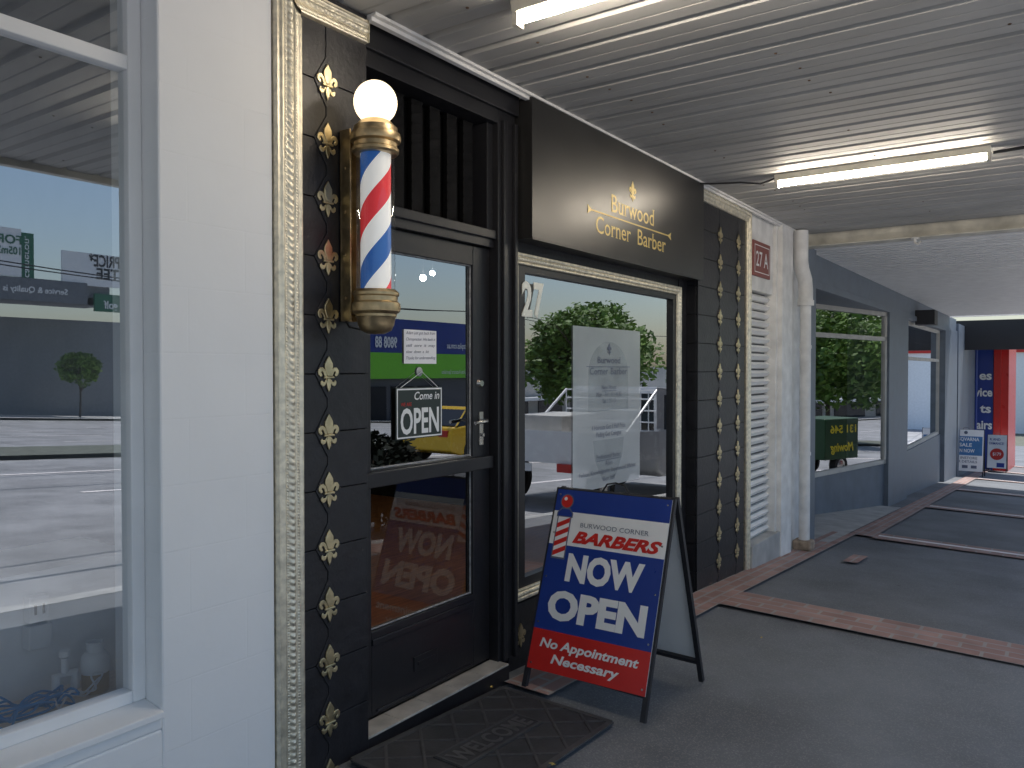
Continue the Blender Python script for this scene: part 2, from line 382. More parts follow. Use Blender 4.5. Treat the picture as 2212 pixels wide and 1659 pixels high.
for px, py in ((1062,1487),(1645,1380),(1193,1655)):
    c = G(px, py); a = random.uniform(0,3); d = V3((math.cos(a),math.sin(a),-.05*math.cos(a))); e = V3((-d.y,d.x,0)); s = .014
    mb = MB(); mb.poly([c-d*s+Z_*.008, c+e*s*.5+Z_*.006, c+d*s+Z_*.010, c-e*s*.5+Z_*.011])
    tag(mb.build('fallen_leaf', m_dryleaf, fix=False), 'small dry leaf fallen on the dark pavement', 'leaf', 'dry leaves on the pavement')
# ------------------------------------------------------------------ barber shop
shop = thing('barber_shop', 'black tiled shopfront with gold picture-frame mouldings, glazed door and big window', 'building', (1.67, .1, gz(1.67, 0)))
def tiles(mb, x0, x1, z0, z1, y, rows, cols, face='front'):
    zs = [z0] + sorted(r for r in rows if z0+.02 < r < z1-.02) + [z1]
    xs = [x0] + [c for c in cols if x0+.02 < c < x1-.02] + [x1]
    g = .0016
    for a, b in zip(zs, zs[1:]):
        for c, d in zip(xs, xs[1:]):
            if face == 'front': mb.box((c+g, y, a+g), (d-g, y+.012, b-g))
            else: mb.box((y, c+g, a+g), (y+.012, d-g, b-g))
rowsz = [.986-.2*i for i in range(14)]
mb = MB(); mb.box((1.70,.010,gz(1.9,0)-.1),(2.086,.30,1.28),1); tiles(mb, 1.78, 2.089, gz(2.1,0)-.05, 1.285, 0, rowsz, [1.894])
for z in rowsz: mb.prism([(1.894-.056,0,z),(1.894,0,z-.088),(1.894+.056,0,z),(1.894,0,z+.088)], (0,-.004,0))
pl = mb.build('left_pilaster', [m_tile, m_grout], shop, bevel=.0015)
for z in rowsz[:13]:
    fleur(MB(), (1.894,-.004,z), X_, Z_, -Y_, .126).build('fleur_ornament', m_gold2, pl, bevel=.0022)
mb = MB(); mb.box((5.285,.012,gz(6.3,0)-.1),(6.33,.30,1.28),1)
zb = gz(6.2,0)-.03
tiles(mb, 5.27, 6.25, zb, 1.285, 0, rowsz, [5.684, 6.08]); tiles(mb, .013, .13, zb, 1.285, 5.27, rowsz, [], 'side')
for z in rowsz:
    for x in (5.684, 6.08): mb.prism([(x-.056,0,z),(x,0,z-.088),(x+.056,0,z),(x,0,z+.088)], (0,-.004,0))
pr_ = mb.build('right_pilaster', [m_tile, m_grout], shop, bevel=.0015)
for z in rowsz[:13]:
    for x in (5.684, 6.08): fleur(MB(), (x,-.004,z), X_, Z_, -Y_, .126).build('fleur_ornament', m_gold2, pr_, bevel=.0022)
zt = 1.262
mb = MB(); ornate(mb, (1.672,-.002,zt), -Z_, zt-gz(1.67,0)+.0, X_, .112, -Y_, 1, 0, .0035, prof=prof_big); ornate(mb, (1.672,-.002,zt), X_, .408, -Z_, .085, -Y_, 1.3, 0, .0035, prof=prof_big)
mb.box((1.672,-.002,-1.45),(1.784,.02,zt)); mb.box((1.784,-.002,zt-.085),(2.08,.004,zt)); mb.box((2.0795,-.022,zt-.083),(2.082,0,zt-.002))
mb.build('gold_moulding', m_gold, shop, smooth=True)
mb = MB(); ornate(mb, (6.37,-.002,zt), -Z_, zt-gz(6.3,0)+.0, -X_, .085, -Y_, 1, 0, step=.008, prof=prof_big); ornate(mb, (5.29,-.002,zt), X_, 1.08, -Z_, .085, -Y_, 0, 1, step=.008, prof=prof_big)
mb.box((6.287,-.002,-1.62),(6.372,.02,zt))
mb.build('gold_moulding', m_gold, shop, smooth=True)
# window
WX0, WX1, WZ0, WZ1 = 3.112, 5.135, -1.122, .566
mb = MB(); fw = .056; yf = .08
ornate(mb, (WX0,yf,WZ1), X_, WX1-WX0, -Z_, fw, -Y_, 1, 1, .006, prof_win); ornate(mb, (WX0,yf,WZ0), X_, WX1-WX0, Z_, fw, -Y_, 1, 1, .006, prof_win)
ornate(mb, (WX0,yf,WZ0), Z_, WZ1-WZ0, X_, fw, -Y_, 1, 1, .006, prof_win); ornate(mb, (WX1,yf,WZ0), Z_, WZ1-WZ0, -X_, fw, -Y_, 1, 1, .006, prof_win)
mb.build('window_gold_frame', m_gold, shop, smooth=True)
mb = MB()
mb.box((WX0,.082,WZ0),(WX0+.13,.13,WZ1)); mb.box((WX1-.10,.082,WZ0),(WX1,.13,WZ1)); mb.box((WX0+.13,.082,WZ0),(WX1-.10,.13,WZ0+.1)); mb.box((WX0+.13,.082,WZ1-.09),(WX1-.10,.13,WZ1))
win = mb.build('window_frame', m_black, shop)
MB().poly([(WX0+.12,.106,WZ0+.09),(WX1-.09,.106,WZ0+.09),(WX1-.09,.106,WZ1-.08),(WX0+.12,.106,WZ1-.08)]).build('window_pane', m_gl, win, fix=False)
mb = MB()
mb.box((WX1,.085,-1.7),(5.28,.2,1.28)); mb.box((3.11,.102,-1.7),(5.2,.25,WZ0)); mb.box((3.11,.09,WZ1),(5.2,.25,.75))
tiles(mb, 3.11, 5.27, gz(5.2,0)-.05, WZ0-.02, .088, [-1.30], [3.6, 4.0, 4.4, 4.8])
wb = mb.build('wall_below_window', m_tile, shop)
for x in (3.21, 3.6, 4.0): fleur(MB(), (x,.088,-1.30), X_, Z_, -Y_, .118).build('fleur_ornament', m_gold2, wb)
mb = MB(); mb.box((2.974,.05,-1.36),(3.108,.2,1.28)); mb.box((3.0,.035,-1.36),(3.03,.05,1.15)); mb.box((3.085,.03,-1.36),(3.108,.05,1.15)); mb.box((2.086,.075,.562),(2.974,.2,.64)); mb.box((2.086,.06,.60),(2.974,.075,.64))
mb.box((2.086,.05,1.13),(2.974,.2,1.285)); mb.box((2.086,.03,1.19),(3.115,.05,1.285)); mb.box((2.086,.09,.64),(2.12,.2,1.13)); mb.box((2.93,.08,.64),(2.974,.2,1.13))
mb.build('door_frame', m_black, shop, bevel=.003)
mb = MB(); mb.box((2.12,.19,.64),(2.93,.2,1.13)); mb.build('transom_backing', m_grout, shop)
mb = MB()
for k in range(7):
    x0 = 2.14 + k*.115
    mb.prism([(x0,.14,.645),(x0+.065,.138,.645),(x0+.08,.165,.645),(x0+.01,.17,.645)], (0,0,.48))
    for q in range(12): mb.bar((x0-.001,.137,.66+q*.04),(x0+.066,.135,.680+q*.04),.005,.003,Z_)
mb.build('transom_slats', mat('dark_slat', (.009,.009,.010), .8, var=.4, vs=20, spec=.15), shop)
# door
mb = MB(); D0, D1 = 2.086, 2.972; yd = .10
mb.box((D0,yd,-1.345),(2.205,yd+.045,.558)); mb.box((2.848,yd,-1.345),(D1,yd+.045,.558)); mb.box((2.205,yd,.47),(2.848,yd+.045,.558))
mb.box((2.205,yd,-.455),(2.848,yd+.045,-.39)); mb.box((2.205,yd,-1.345),(2.848,yd+.045,-1.015)); mb.box((D0+.02,yd-.028,-.452),(D1-.004,yd,-.395))
mb.box((2.205,yd-.008,-1.07),(2.848,yd,-1.045)); mb.box((2.23,yd-.006,-1.335),(2.83,yd,-1.325))
door = mb.build('door', m_black, shop, bevel=.003)
for a, b, mt in ((-.392,.472,m_gl4),(-1.017,-.453,m_gl3)):
    MB().poly([(2.2,yd+.022,a),(2.85,yd+.022,a),(2.85,yd+.022,b),(2.2,yd+.022,b)]).build('door_pane', mt, door, fix=False)
mb = MB()
for x in (2.845,): mb.box((x,yd+.012,-.39),(x+.004,yd+.02,.47)); mb.box((x,yd+.012,-1.015),(x+.004,yd+.02,-.455))
for z in (-.386,.466,-1.012): mb.box((2.205,yd+.012,z),(2.845,yd+.02,z+.004))
mb.build('glazing_putty', mat('grey_putty', (.35,.35,.36), .6, var=.4, vs=40), door)
c = P(1036,828,y=yd); MB().lathe(c, [(.0,-.014),(.014,-.014),(.018,-.008),(.022,0)], 20, axis=Y_).build('door_lock', m_steel, door, smooth=True)
c = P(1037,925,y=yd); mb = MB(); mb.box((c.x-.014,yd-.008,c.z-.075),(c.x+.014,yd,c.z+.075)); mb.tube([(c.x,yd,c.z+.035),(c.x,yd-.04,c.z+.035),(c.x-.015,yd-.05,c.z+.035),(c.x-.1,yd-.05,c.z+.03)],.008,8)
mb.tube([(c.x,yd-.008,c.z-.03),(c.x,yd-.02,c.z-.03)],.008,8); mb.build('door_handle', m_steel, door, smooth=True)
a = P(893,1452,y=yd); b = P(943,1398,y=yd); mb = MB(); mb.box((a.x,yd-.006,a.z),(b.x,yd,b.z)); mb.box((a.x+.02,yd-.009,(a.z+b.z)/2-.008),(b.x-.02,yd-.006,(a.z+b.z)/2+.008)); mb.build('mail_slot', m_black, door, bevel=.002)
mb = MB(); mb.box((2.088,.006,-1.46),(3.0,.18,-1.362),1)
for i in range(5): mb.box((2.088+i*.18,.0,-1.362),(2.088+i*.18+.177,.1,-1.353))
mb.build('door_threshold', [mat('threshold_tile', (.5,.47,.42), .5, var=.25, vs=9), m_black], shop, bevel=.001)
mb = MB(); mb.box((2.0,.2,-1.40),(6.3,5,-1.37)); mb.build('interior_floor', m_wood, shop)
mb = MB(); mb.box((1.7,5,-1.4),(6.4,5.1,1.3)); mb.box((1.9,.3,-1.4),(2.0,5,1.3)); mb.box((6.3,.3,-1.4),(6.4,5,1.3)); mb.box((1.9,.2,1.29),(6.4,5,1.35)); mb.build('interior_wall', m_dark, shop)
mb = MB(); mb.box((1.672,.02,1.30),(6.39,.3,2.3)); mb.box((1.672,.3,1.7),(6.39,6,1.8)); mb.build('upper_wall', m_tan, shop)
for i, (px, py, yy_) in enumerate(((914,600,1.6),(934,590,2.4),(998,618,3.2))):
    c = P(px, py, y=yy_); t = thing('ceiling_lamp', ['nearest small lit lamp glowing inside behind the door glass','middle small lit lamp glowing inside behind the door glass','right-hand small lit lamp glowing inside behind the door glass'][i], 'lamp', (c.x,c.y,1.28))
    MB().tube([(c.x,c.y,1.289),(c.x,c.y,c.z+.04)],.006,6).build('lamp_stem', m_ink, t)
    MB().lathe(c, [(.022*math.sin(math.pi*k/8), -.022*math.cos(math.pi*k/8)) for k in range(9)], 12).build('lamp_bulb', m_bulb, t, smooth=True)
# shop sign box
sg = thing('shop_sign', 'black box sign with gold lettering above the big window', 'sign', (4.2,.03,.62))
mb = MB(); mb.box((3.12,-.04,.618),(5.268,.088,1.275)); body = mb.build('sign_box', mat('sign_black', (.018,.0175,.0175), .33, var=.15, vs=3), sg, bevel=.002)
mb = MB(); mb.box((3.118,-.044,.612),(5.268,-.0402,.624)); mb.build('sign_trim', m_black, sg)
y = -.0418
line(sg, 'sign_word', m_goldtext, 'Burwood', (3.91,y,.868), X_, Z_, .096, .545, bold=.002, serif=True)
line(sg, 'sign_word', m_goldtext, 'Corner', (3.735,y,.730), X_, Z_, .090, .41, bold=.002, serif=True)
line(sg, 'sign_word', m_goldtext, 'Barber', (4.235,y,.730), X_, Z_, .090, .395, bold=.002, serif=True)
mb = MB(); mb.prism([(3.64,y,.864),(3.685,y,.8445),(4.665,y,.8445),(4.71,y,.864),(4.70,y,.8405),(4.71,y,.817),(4.665,y,.8365),(3.685,y,.8365),(3.64,y,.817),(3.65,y,.8405)], (0,-.001,0))
mb.build('sign_rule', m_goldtext, sg)
fleur(MB(), (4.168,y,1.025), X_, Z_, -Y_, .118, th=.001).build('sign_emblem', m_goldtext, sg)
# house number 27
hn = thing('house_number', 'pale metal numerals 27 at the upper left corner of the big window', 'house number', (3.2,.08,.2))
c = P(1128,680,y=.076)
for t, dx, dz in (('2',0,.0),('7',.105,.003)):
    mb = MB()
    for q in range(4): mb.text(t, (c.x+dx,.0805-.0012*q,c.z+dz), X_, Z_, .158, .092, bold=.03)
    mb.build('numeral', m_brass, hn)
# poster (taped to the outside of the pane)
a = P(1238,703,y=.10); b = P(1382,1068,y=.10); x0, x1, z1, z0 = a.x, b.x, a.z, -.68
po = thing('window_poster', 'pale translucent opening-hours poster on the big window', 'poster', ((x0+x1)/2,.10,z0))
MB().poly([(x0,.101,z0),(x1,.101,z0),(x1,.101,z1),(x0,.101,z1)]).build('paper', m_poster, po)
W = x1-x0; cx = (x0+x1)/2; y = .0985
def pt(s, v, h, wd=None): line(po, 'poster_line', m_txtg, s, (cx, y, z1-v*(z1-z0)), X_, Z_, h, wd, 'c', serif=True)
def ul(v, hw): mb = MB(); mb.box((cx-hw,y-.0005,z1-(v+.004)*(z1-z0)),(cx+hw,y,z1-v*(z1-z0))); mb.build('poster_rule', m_txtg, po)
pt('Burwood', .22, .038, .28); pt('Corner', .29, .038, .21) if False else line(po, 'poster_line', m_txtg, 'Corner', (cx-.23,y,z1-.29*(z1-z0)), X_, Z_, .038, .215, serif=True); line(po, 'poster_line', m_txtg, 'Barber', (cx+.02,y,z1-.29*(z1-z0)), X_, Z_, .038, .21, serif=True); ul(.24,.27)
pt('New Hours', .385, .026); ul(.392,.09); pt('Mon - Fri : 11 - 6.30', .43, .026); pt('Sat : 11 - 5', .47, .026); pt('4 Haircuts Get 1 Half Price', .635, .026); pt('Fading Get Cologne', .68, .026)
pt('Professional Barber', .82, .026); ul(.828,.15); pt('Adam', .865, .026); pt('Fashion, Knowledgeable, Experienced, Efficient', .91, .023, .7); pt('Short Staff', .96, .024)
fleur(MB(), (cx,y,z1-.13*(z1-z0)), X_, Z_, -Y_, .07, th=.001).build('poster_emblem', m_txtg, po)
m_print = mat('faded_print', (.34,.40,.42), .8, alpha=.2, var=.5, vs=7)
k = 20; arc = [(cx+.25*math.cos(math.pi*i/k), .0996, z1-.30*(z1-z0)+.20*math.sin(math.pi*i/k)) for i in range(k+1)]
MB().poly(arc+[(cx-.25,.0996,z1-.52*(z1-z0)),(cx+.25,.0996,z1-.52*(z1-z0))]).build('poster_picture', m_print, po)
MB().poly([(cx-.19,.0996,z1-.70*(z1-z0)),(cx+.19,.0996,z1-.70*(z1-z0)),(cx+.17,.0996,z1-.82*(z1-z0)),(cx+.08,.0996,z1-.95*(z1-z0)),(cx-.08,.0996,z1-.95*(z1-z0)),(cx-.17,.0996,z1-.82*(z1-z0))]).build('poster_picture', m_print, po)
# note on door
a = P(872,711,y=.118); b = P(942,786,y=.118)
nt = thing('paper_note', 'handwritten white paper note stuck on the door glass', 'note', (a.x,.118,b.z))
mb = MB(); mb.box((a.x,.1165,b.z),(b.x,.1175,a.z)); mb.build('paper', m_paper, nt)
H_ = a.z-b.z; W = b.x-a.x
for i, s in enumerate(('Adam just got back from', 'Chiropractor. His back is', 'still  sore  it  may', 'slow  down  a  bit', 'Thanks for understanding')):
    line(nt, 'handwritten_line', m_inkb, s, (a.x+.012,.1158,a.z-H_*(.14+.185*i)), V3((1,0,.02)), Z_, H_*.085, W*(.9 if i != 3 else .7), shear=.25)
# open sign
a = P(855,838,y=.108); b = P(955,941,y=.108); W = b.x-a.x; H_ = a.z-b.z
os_ = thing('open_sign', 'dark charcoal hanging Come in OPEN sign on the door glass', 'sign', (a.x+W/2,.108,b.z))
mb = MB(); mb.box((a.x,.108,b.z),(b.x,.112,a.z)); mb.build('board', m_chalk, os_, bevel=.001)
mb = MB(); y = .1065; e = .004; t_ = .006
for q in (((a.x+e,b.z+e),(b.x-e,b.z+e+t_)),((a.x+e,a.z-e-t_),(b.x-e,a.z-e)),((a.x+e,b.z+e+t_),(a.x+e+t_,a.z-e-t_)),((b.x-e-t_,b.z+e+t_),(b.x-e,a.z-e-t_))):
    mb.poly([(q[0][0],y,q[0][1]),(q[1][0],y,q[0][1]),(q[1][0],y,q[1][1]),(q[0][0],y,q[1][1])])
mb.build('board_border', m_signw, os_, fix=False)
line(os_, 'white_lettering', m_signw, 'Come in', (a.x+W*.38,y,b.z+H_*.76), X_, Z_, H_*.15, W*.55, shear=.2, bold=.012)
line(os_, 'white_lettering', m_signw, 'OPEN', (a.x+W*.09,y,b.z+H_*.11), X_, Z_, H_*.47, W*.83, bold=.025)
line(os_, 'red_lettering', m_red, 'WE ARE', (a.x+W*.10,y,b.z+H_*.64), X_, Z_, H_*.07, W*.22)
c = P(907,803,y=.115); mb = MB(); mb.lathe((c.x,.103,c.z), [(.0,0),(.02,.014),(.001,.017)], 16, axis=Y_); mb.build('suction_cup', mat('cup', (.4,.42,.42), .2), os_, smooth=True)
mb = MB(); mb.tube([(a.x+.02,.11,a.z-.005),(c.x,.104,c.z),(b.x-.02,.11,a.z-.005)],.0013,5); mb.build('hanging_string', m_signw, os_)
# ------------------------------------------------------------------ barber pole
bp = thing('barber_pole', 'striped barber pole with lit round globe and bronze caps on wall bracket', 'barber pole', (1.98,0,.12))
px_, py_ = 1.98, -.15
mb = MB(); mb.box((1.952,-.012,.17),(2.008,-.004,.835)); mb.box((1.952,-.055,.17),(1.957,-.012,.835)); mb.box((2.003,-.055,.17),(2.008,-.012,.835))
for z in (.25,.40,.55,.70): mb.lathe((1.9515,-.03,z), [(.006,0),(.006,-.003),(.0,-.004)], 8, axis=X_)
mb.build('wall_bracket', m_bronze, bp, bevel=.001)
for z in (.79,.215): MB().box((1.962,-.12,z-.02),(1.998,-.012,z+.02)).build('bracket_arm', m_bronze, bp)
MB().lathe((px_,py_,0), [(.0,.122),(.03,.124),(.052,.135),(.062,.155),(.066,.178),(.070,.182),(.070,.19),(.076,.195),(.082,.2),(.084,.215),(.082,.228),(.074,.234),(.074,.25),(.079,.254),(.079,.264),(.068,.274),(.0,.275)], 40).build('bottom_cap', m_bronze, bp, smooth=True)
MB().lathe((px_,py_,0), [(.0,.735),(.073,.735),(.080,.742),(.080,.752),(.073,.757),(.073,.772),(.084,.778),(.087,.79),(.084,.804),(.076,.808),(.074,.826),(.066,.832),(.055,.845),(.040,.852),(.0,.853)], 40).build('top_cap', m_bronze, bp, smooth=True)
sm = mat('spiral_stripes', (.8,.8,.8), .35, var=0); n = sm.node_tree.nodes; l = sm.node_tree.links
tc = n.new('ShaderNodeTexCoord'); sx = n.new('ShaderNodeSeparateXYZ'); l.new(tc.outputs['Object'], sx.inputs[0])
def M(op, a, b=None):
    q = n.new('ShaderNodeMath'); q.operation = op
    for i, v in enumerate((a, b)):
        if v is None: continue
        if isinstance(v, (int, float)): q.inputs[i].default_value = v
        else: l.new(v, q.inputs[i])
    return q.outputs[0]
yy = M('ADD', sx.outputs[1], .15); an = M('ARCTAN2', yy, sx.outputs[0]); fr = M('FRACT', M('ADD', M('SUBTRACT', M('DIVIDE', sx.outputs[2], .385), M('DIVIDE', an, 2*math.pi)), 5.33))
cr = n.new('ShaderNodeValToRGB'); cr.color_ramp.interpolation = 'CONSTANT'; e = cr.color_ramp.elements
e[0].position = 0; e[0].color = (.88,.87,.84,1); e[1].position = .25; e[1].color = (.015,.10,.36,1)
q = e.new(.5); q.color = (.88,.87,.84,1); q = e.new(.75); q.color = (.68,.03,.04,1)
l.new(fr, cr.inputs[0]); l.new(cr.outputs[0], n['Principled BSDF'].inputs['Base Color'])
n['Principled BSDF'].inputs['Emission Strength'].default_value = .3; l.new(cr.outputs[0], n['Principled BSDF'].inputs['Emission Color'])
MB().lathe((px_,py_,0), [(.052,.272),(.052,.738)], 48).build('striped_cylinder', sm, bp, smooth=True)
MB().lathe((px_,py_,0), [(.066,.274),(.066,.736)], 48).build('clear_cylinder', m_acr, bp, smooth=True)
r = .074; MB().lathe((px_,py_,.912), [(r*math.sin(math.pi*i/24), -r*math.cos(math.pi*i/24)) for i in range(25)], 40).build('globe', m_globe, bp, smooth=True)
MB().tube([(1.99,-.10,.20),(1.975,-.08,.14),(1.97,-.03,.15),(1.965,-.006,.19)], .004, 6).build('power_cable', m_wire, bp, smooth=True)
# ------------------------------------------------------------------ A-frame boards
def pole_pic(mb, O, U, V, s, mw, mr, mbl, N):
    def q(pts, m, lift): mb.poly([O+U*(x*s)+V*(y*s)+N*lift for x, y in pts], m)
    k = 20
    q([(.125*math.cos(2*math.pi*i/k), .88+.125*math.sin(2*math.pi*i/k)) for i in range(k)], 3, .0004)
    q([(.105*math.cos(2*math.pi*i/k), .88+.105*math.sin(2*math.pi*i/k)) for i in range(k)], mr, .0010)
    q([(.03*math.cos(2*math.pi*i/k)-.03, .92+.03*math.sin(2*math.pi*i/k)) for i in range(k)], mw, .0016)
    q([(-.15,.62),(.15,.62),(.15,.69),(.08,.77),(-.08,.77),(-.15,.69)], 3, .0008)
    q([(-.13,.635),(.13,.635),(.13,.685),(.07,.75),(-.07,.75),(-.13,.685)], mbl, .0014)
    q([(-.13,-.06),(.13,-.06),(.13,.62),(-.13,.62)], 3, .0006)
    q([(-.11,-.03),(.11,-.03),(.11,.62),(-.11,.62)], mw, .0012)
    for b in (-.02,.13,.28,.43):
        q([(-.11,b),(.11,b+.11),(.11,min(.62,b+.19)),(-.11,b+.08)], mr, .0018)
def aboard(label, x, yl, yr, ht, sp, draw, frame=m_ink):
    root = thing('sandwich_board', label, 'sign', (x, (yl+yr)/2, gz(x, (yl+yr)/2)))
    gt = gz(x, (yl+yr)/2)+ht
    def leg(sx, y):
        f = V3((x+sx*sp, y, 0)); f.z = gz(f.x, y)+.002; return f
    for sx, nm in ((-1,'front'),(1,'back')):
        mb = MB()
        for y in (yl, yr):
            f = leg(sx, y); t = V3((x+sx*.012, y, gt)); mb.bar(f, t, .022, .022, Y_)
        fl, fr_ = leg(sx, yl), leg(sx, yr); tl, tr = V3((x+sx*.012,yl,gt)), V3((x+sx*.012,yr,gt))
        for k in (.11,.985):
            mb.bar(fl.lerp(tl,k), fr_.lerp(tr,k), .02, .02, (tl-fl))
        mb.build(nm+'_frame', frame, root)
        zz = (fl.z+fr_.z)/2; b0 = V3((x+sx*sp,0,zz)); t0 = V3((x+sx*.012,0,gt)); V = (t0-b0).normalized(); Ls = (t0-b0).length
        U = -Y_; Nn = V3((-1,0,0)) if sx < 0 else V3((1,0,0)); Nn = (Nn - V*Nn.dot(V)).normalized()
        O = V3((b0.x, yl, b0.z)) + V*(Ls*.10) + Nn*.013; Hh = Ls*.89; Ww = yl-yr
        mb = MB(); mb.prism([O-Nn*.004, O+U*Ww-Nn*.004, O+U*Ww+V*Hh-Nn*.004, O+V*Hh-Nn*.004], Nn*.004, 0)
        mb.build(nm+'_panel', m_signw, root)
        if sx < 0: draw(root, O+Nn*.0015, U, V, Nn, Ww, Hh)
    mb = MB(); c = V3((x,(yl+yr)/2,gt)); mb.tube([c+V3((0,.07,0)), c+V3((0,.045,.035)), c+V3((0,0,.045)), c+V3((0,-.045,.035)), c+V3((0,-.07,0))], .004, 6); mb.build('carry_handle', frame, root, smooth=True)
    return root
def rectp(mb, O, U, V, W, H, u0, u1, v0, v1, m=0):
    mb.poly([O+U*(W*u0)+V*(H*(1-v1)), O+U*(W*u1)+V*(H*(1-v1)), O+U*(W*u1)+V*(H*(1-v0)), O+U*(W*u0)+V*(H*(1-v0))], m); return mb
def draw_main(root, O, U, V, N, W, H):
    rectp(MB(), O, U, V, W, H, 0, 1, 0, .125).build('blue_field', m_blue, root, fix=False); rectp(MB(), O, U, V, W, H, 0, 1, .315, .785).build('blue_field', m_blue, root, fix=False)
    rectp(MB(), O, U, V, W, H, 0, 1, .125, .315).build('white_field', m_signw, root, fix=False)
    rectp(MB(), O, U, V, W, H, 0, 1, .785, 1).build('red_field', m_red, root, fix=False)
    O2 = O+N*.002
    def tx(nm, m, s, u0, u1, v0, v1, **k): line(root, nm, m, s, O2+U*(W*u0)+V*(H*(1-v1)), U, V, H*(v1-v0), W*(u1-u0), **k)
    tx('white_lettering', m_signw, 'NOW', .20, .86, .365, .50, bold=.05); tx('white_lettering', m_signw, 'OPEN', .09, .93, .575, .715, bold=.05)
    tx('white_lettering', m_signw, 'No Appointment', .08, .92, .83, .875, bold=.03, shear=.2); tx('white_lettering', m_signw, 'Necessary', .20, .78, .905, .95, bold=.03, shear=.2)
    tx('grey_lettering', m_txtg, 'BURWOOD CORNER', .26, .85, .180, .205, bold=-.006, serif=True); tx('red_lettering', m_red, 'BARBERS', .21, .97, .232, .292, bold=.045, shear=.35)
    mb = MB(); pole_pic(mb, O2+U*(W*.105)+V*(H*.625), U, V, H*.35, 0, 1, 2, N); mb.build('pole_picture', [m_signw, m_red, m_blue, m_txtg], root, fix=False)
    for u in (.03,.97):
        for v in (.03,.25,.5,.75,.97): MB().lathe(O+U*(W*u)+V*(H*(1-v)), [(.005,.0005),(.004,.003),(0,.0035)], 8, axis=N).build('rivet', m_steel, root)
aboard('blue white and red sandwich board reading NOW OPEN on pavement outside barber door', 3.29, -.10, -.685, .89, .32, draw_main)
def draw_h(root, O, U, V, N, W, H):
    rectp(MB(), O, U, V, W, H, .03, .97, .16, .62).build('blue_field', mat('mid_blue', (.05,.18,.4), .4), root, fix=False)
    O2 = O+N*.002
    for s, u0, u1, v in (('HUSQVARNA',.12,.88,.27),('SALE',.32,.68,.41),('ON NOW',.24,.76,.55)): line(root, 'white_lettering', m_signw, s, O2+U*(W*u0)+V*(H*(1-v)), U, V, H*.08, W*(u1-u0), bold=.02)
    for s, u0, u1, v in (('SEE INSTORE',.16,.84,.71),('FOR DETAILS',.16,.84,.80)): line(root, 'dark_lettering', m_txtg, s, O2+U*(W*u0)+V*(H*(1-v)), U, V, H*.055, W*(u1-u0), bold=.01)
    for u in (.25,.5,.75): rectp(MB(), O2, U, V, W, H, u-.08, u+.08, .86, .93).build('product_picture', m_txtg, root, fix=False)
    k = 14; MB().poly([O2+U*(W*.5+.04*math.cos(2*math.pi*i/k))+V*(H*.93+.04*math.sin(2*math.pi*i/k)) for i in range(k)]).build('round_logo', m_txtg, root, fix=False)
aboard('blue and white sale sandwich board far along the pavement', 22.2, .25, -.50, 1.12, .3, draw_h)
def draw_s(root, O, U, V, N, W, H):
    O2 = O+N*.002; line(root, 'blue_lettering', m_blue, 'R AND', O2+U*(W*.12)+V*(H*.83), U, V, H*.07, W*.55, bold=.01); line(root, 'blue_lettering', m_blue, 'ORMANCE!', O2+U*(W*.06)+V*(H*.71), U, V, H*.07, W*.8, bold=.01)
    rectp(MB(), O2, U, V, W, H, .5, .9, .84, .97).build('blue_logo', m_blue, root, fix=False)
    k = 20; MB().poly([O2+U*(W*.5+.16*math.cos(2*math.pi*i/k))+V*(H*.42+.16*math.sin(2*math.pi*i/k)) for i in range(k)]).build('red_spot', m_red, root, fix=False)
    line(root, 'price_lettering', m_signw, '$179', O2+N*.002+U*(W*.28)+V*(H*.38), U, V, H*.09, W*.44, bold=.01)
aboard('white sandwich board with a red price circle, farthest along pavement', 25.2, -.38, -.82, 1.0, .3, draw_s)
# ------------------------------------------------------------------ welcome mat
mt = thing('door_mat', 'black rubber welcome mat with diamond pattern in front of door', 'door mat', (2.43,-.31,gz(2.43,-.31)))
mx0, mx1, my0, my1 = 1.97, 2.88, -.585, -.04
def gp(x, y, dz): return V3((x, y, gz(x, y)+dz))
mb = MB(); mb.prism([gp(mx0,my0,.001), gp(mx1,my0,.001), gp(mx1,my1,.001), gp(mx0,my1,.001)], (0,0,.004)); mb.build('mat_base', m_mat, mt)
mb = MB()
def rib(a, b, w_=.022, h_=.006):
    mb.bar(gp(*a, .005), gp(*b, .005), w_, h_, (V3((b[0]-a[0], b[1]-a[1], 0))).cross(Z_))
for a, b in (((mx0,my0),(mx1,my0)),((mx1,my0),(mx1,my1)),((mx1,my1),(mx0,my1)),((mx0,my1),(mx0,my0))): rib(a, b, .025, .007)
H_ = my1-my0
for k in range(-3, 6):
    for sgn in (1,-1):
        x0 = mx0 + k*.19
        a = (x0, my0 if sgn > 0 else my1); b = (x0+H_, my1 if sgn > 0 else my0); dx = b[0]-a[0]
        t0 = max(0, (mx0+.015-a[0])/dx); t1 = min(1, (mx1-.015-a[0])/dx)
        if t1-t0 > .08: rib((a[0]+(b[0]-a[0])*t0, a[1]+(b[1]-a[1])*t0), (a[0]+(b[0]-a[0])*t1, a[1]+(b[1]-a[1])*t1), .012, .006)
mb.build('raised_ribs', m_rib, mt, bevel=.001)
mb = MB(); cx = (mx0+mx1)/2; cy = (my0+my1)/2
mb.prism([gp(cx-.26,cy-.07,.005), gp(cx+.26,cy-.07,.005), gp(cx+.26,cy+.07,.005), gp(cx-.26,cy+.07,.005)], (0,0,.005)); mb.build('name_bar', m_mat, mt, bevel=.001)
mb = MB()
for q in ((cx-.255,cy-.065,cx+.255,cy-.055),(cx-.255,cy+.055,cx+.255,cy+.065),(cx-.255,cy-.055,cx-.245,cy+.055),(cx+.245,cy-.055,cx+.255,cy+.055)):
    mb.prism([gp(q[0],q[1],.010), gp(q[2],q[1],.010), gp(q[2],q[3],.010), gp(q[0],q[3],.010)], (0,0,.003))
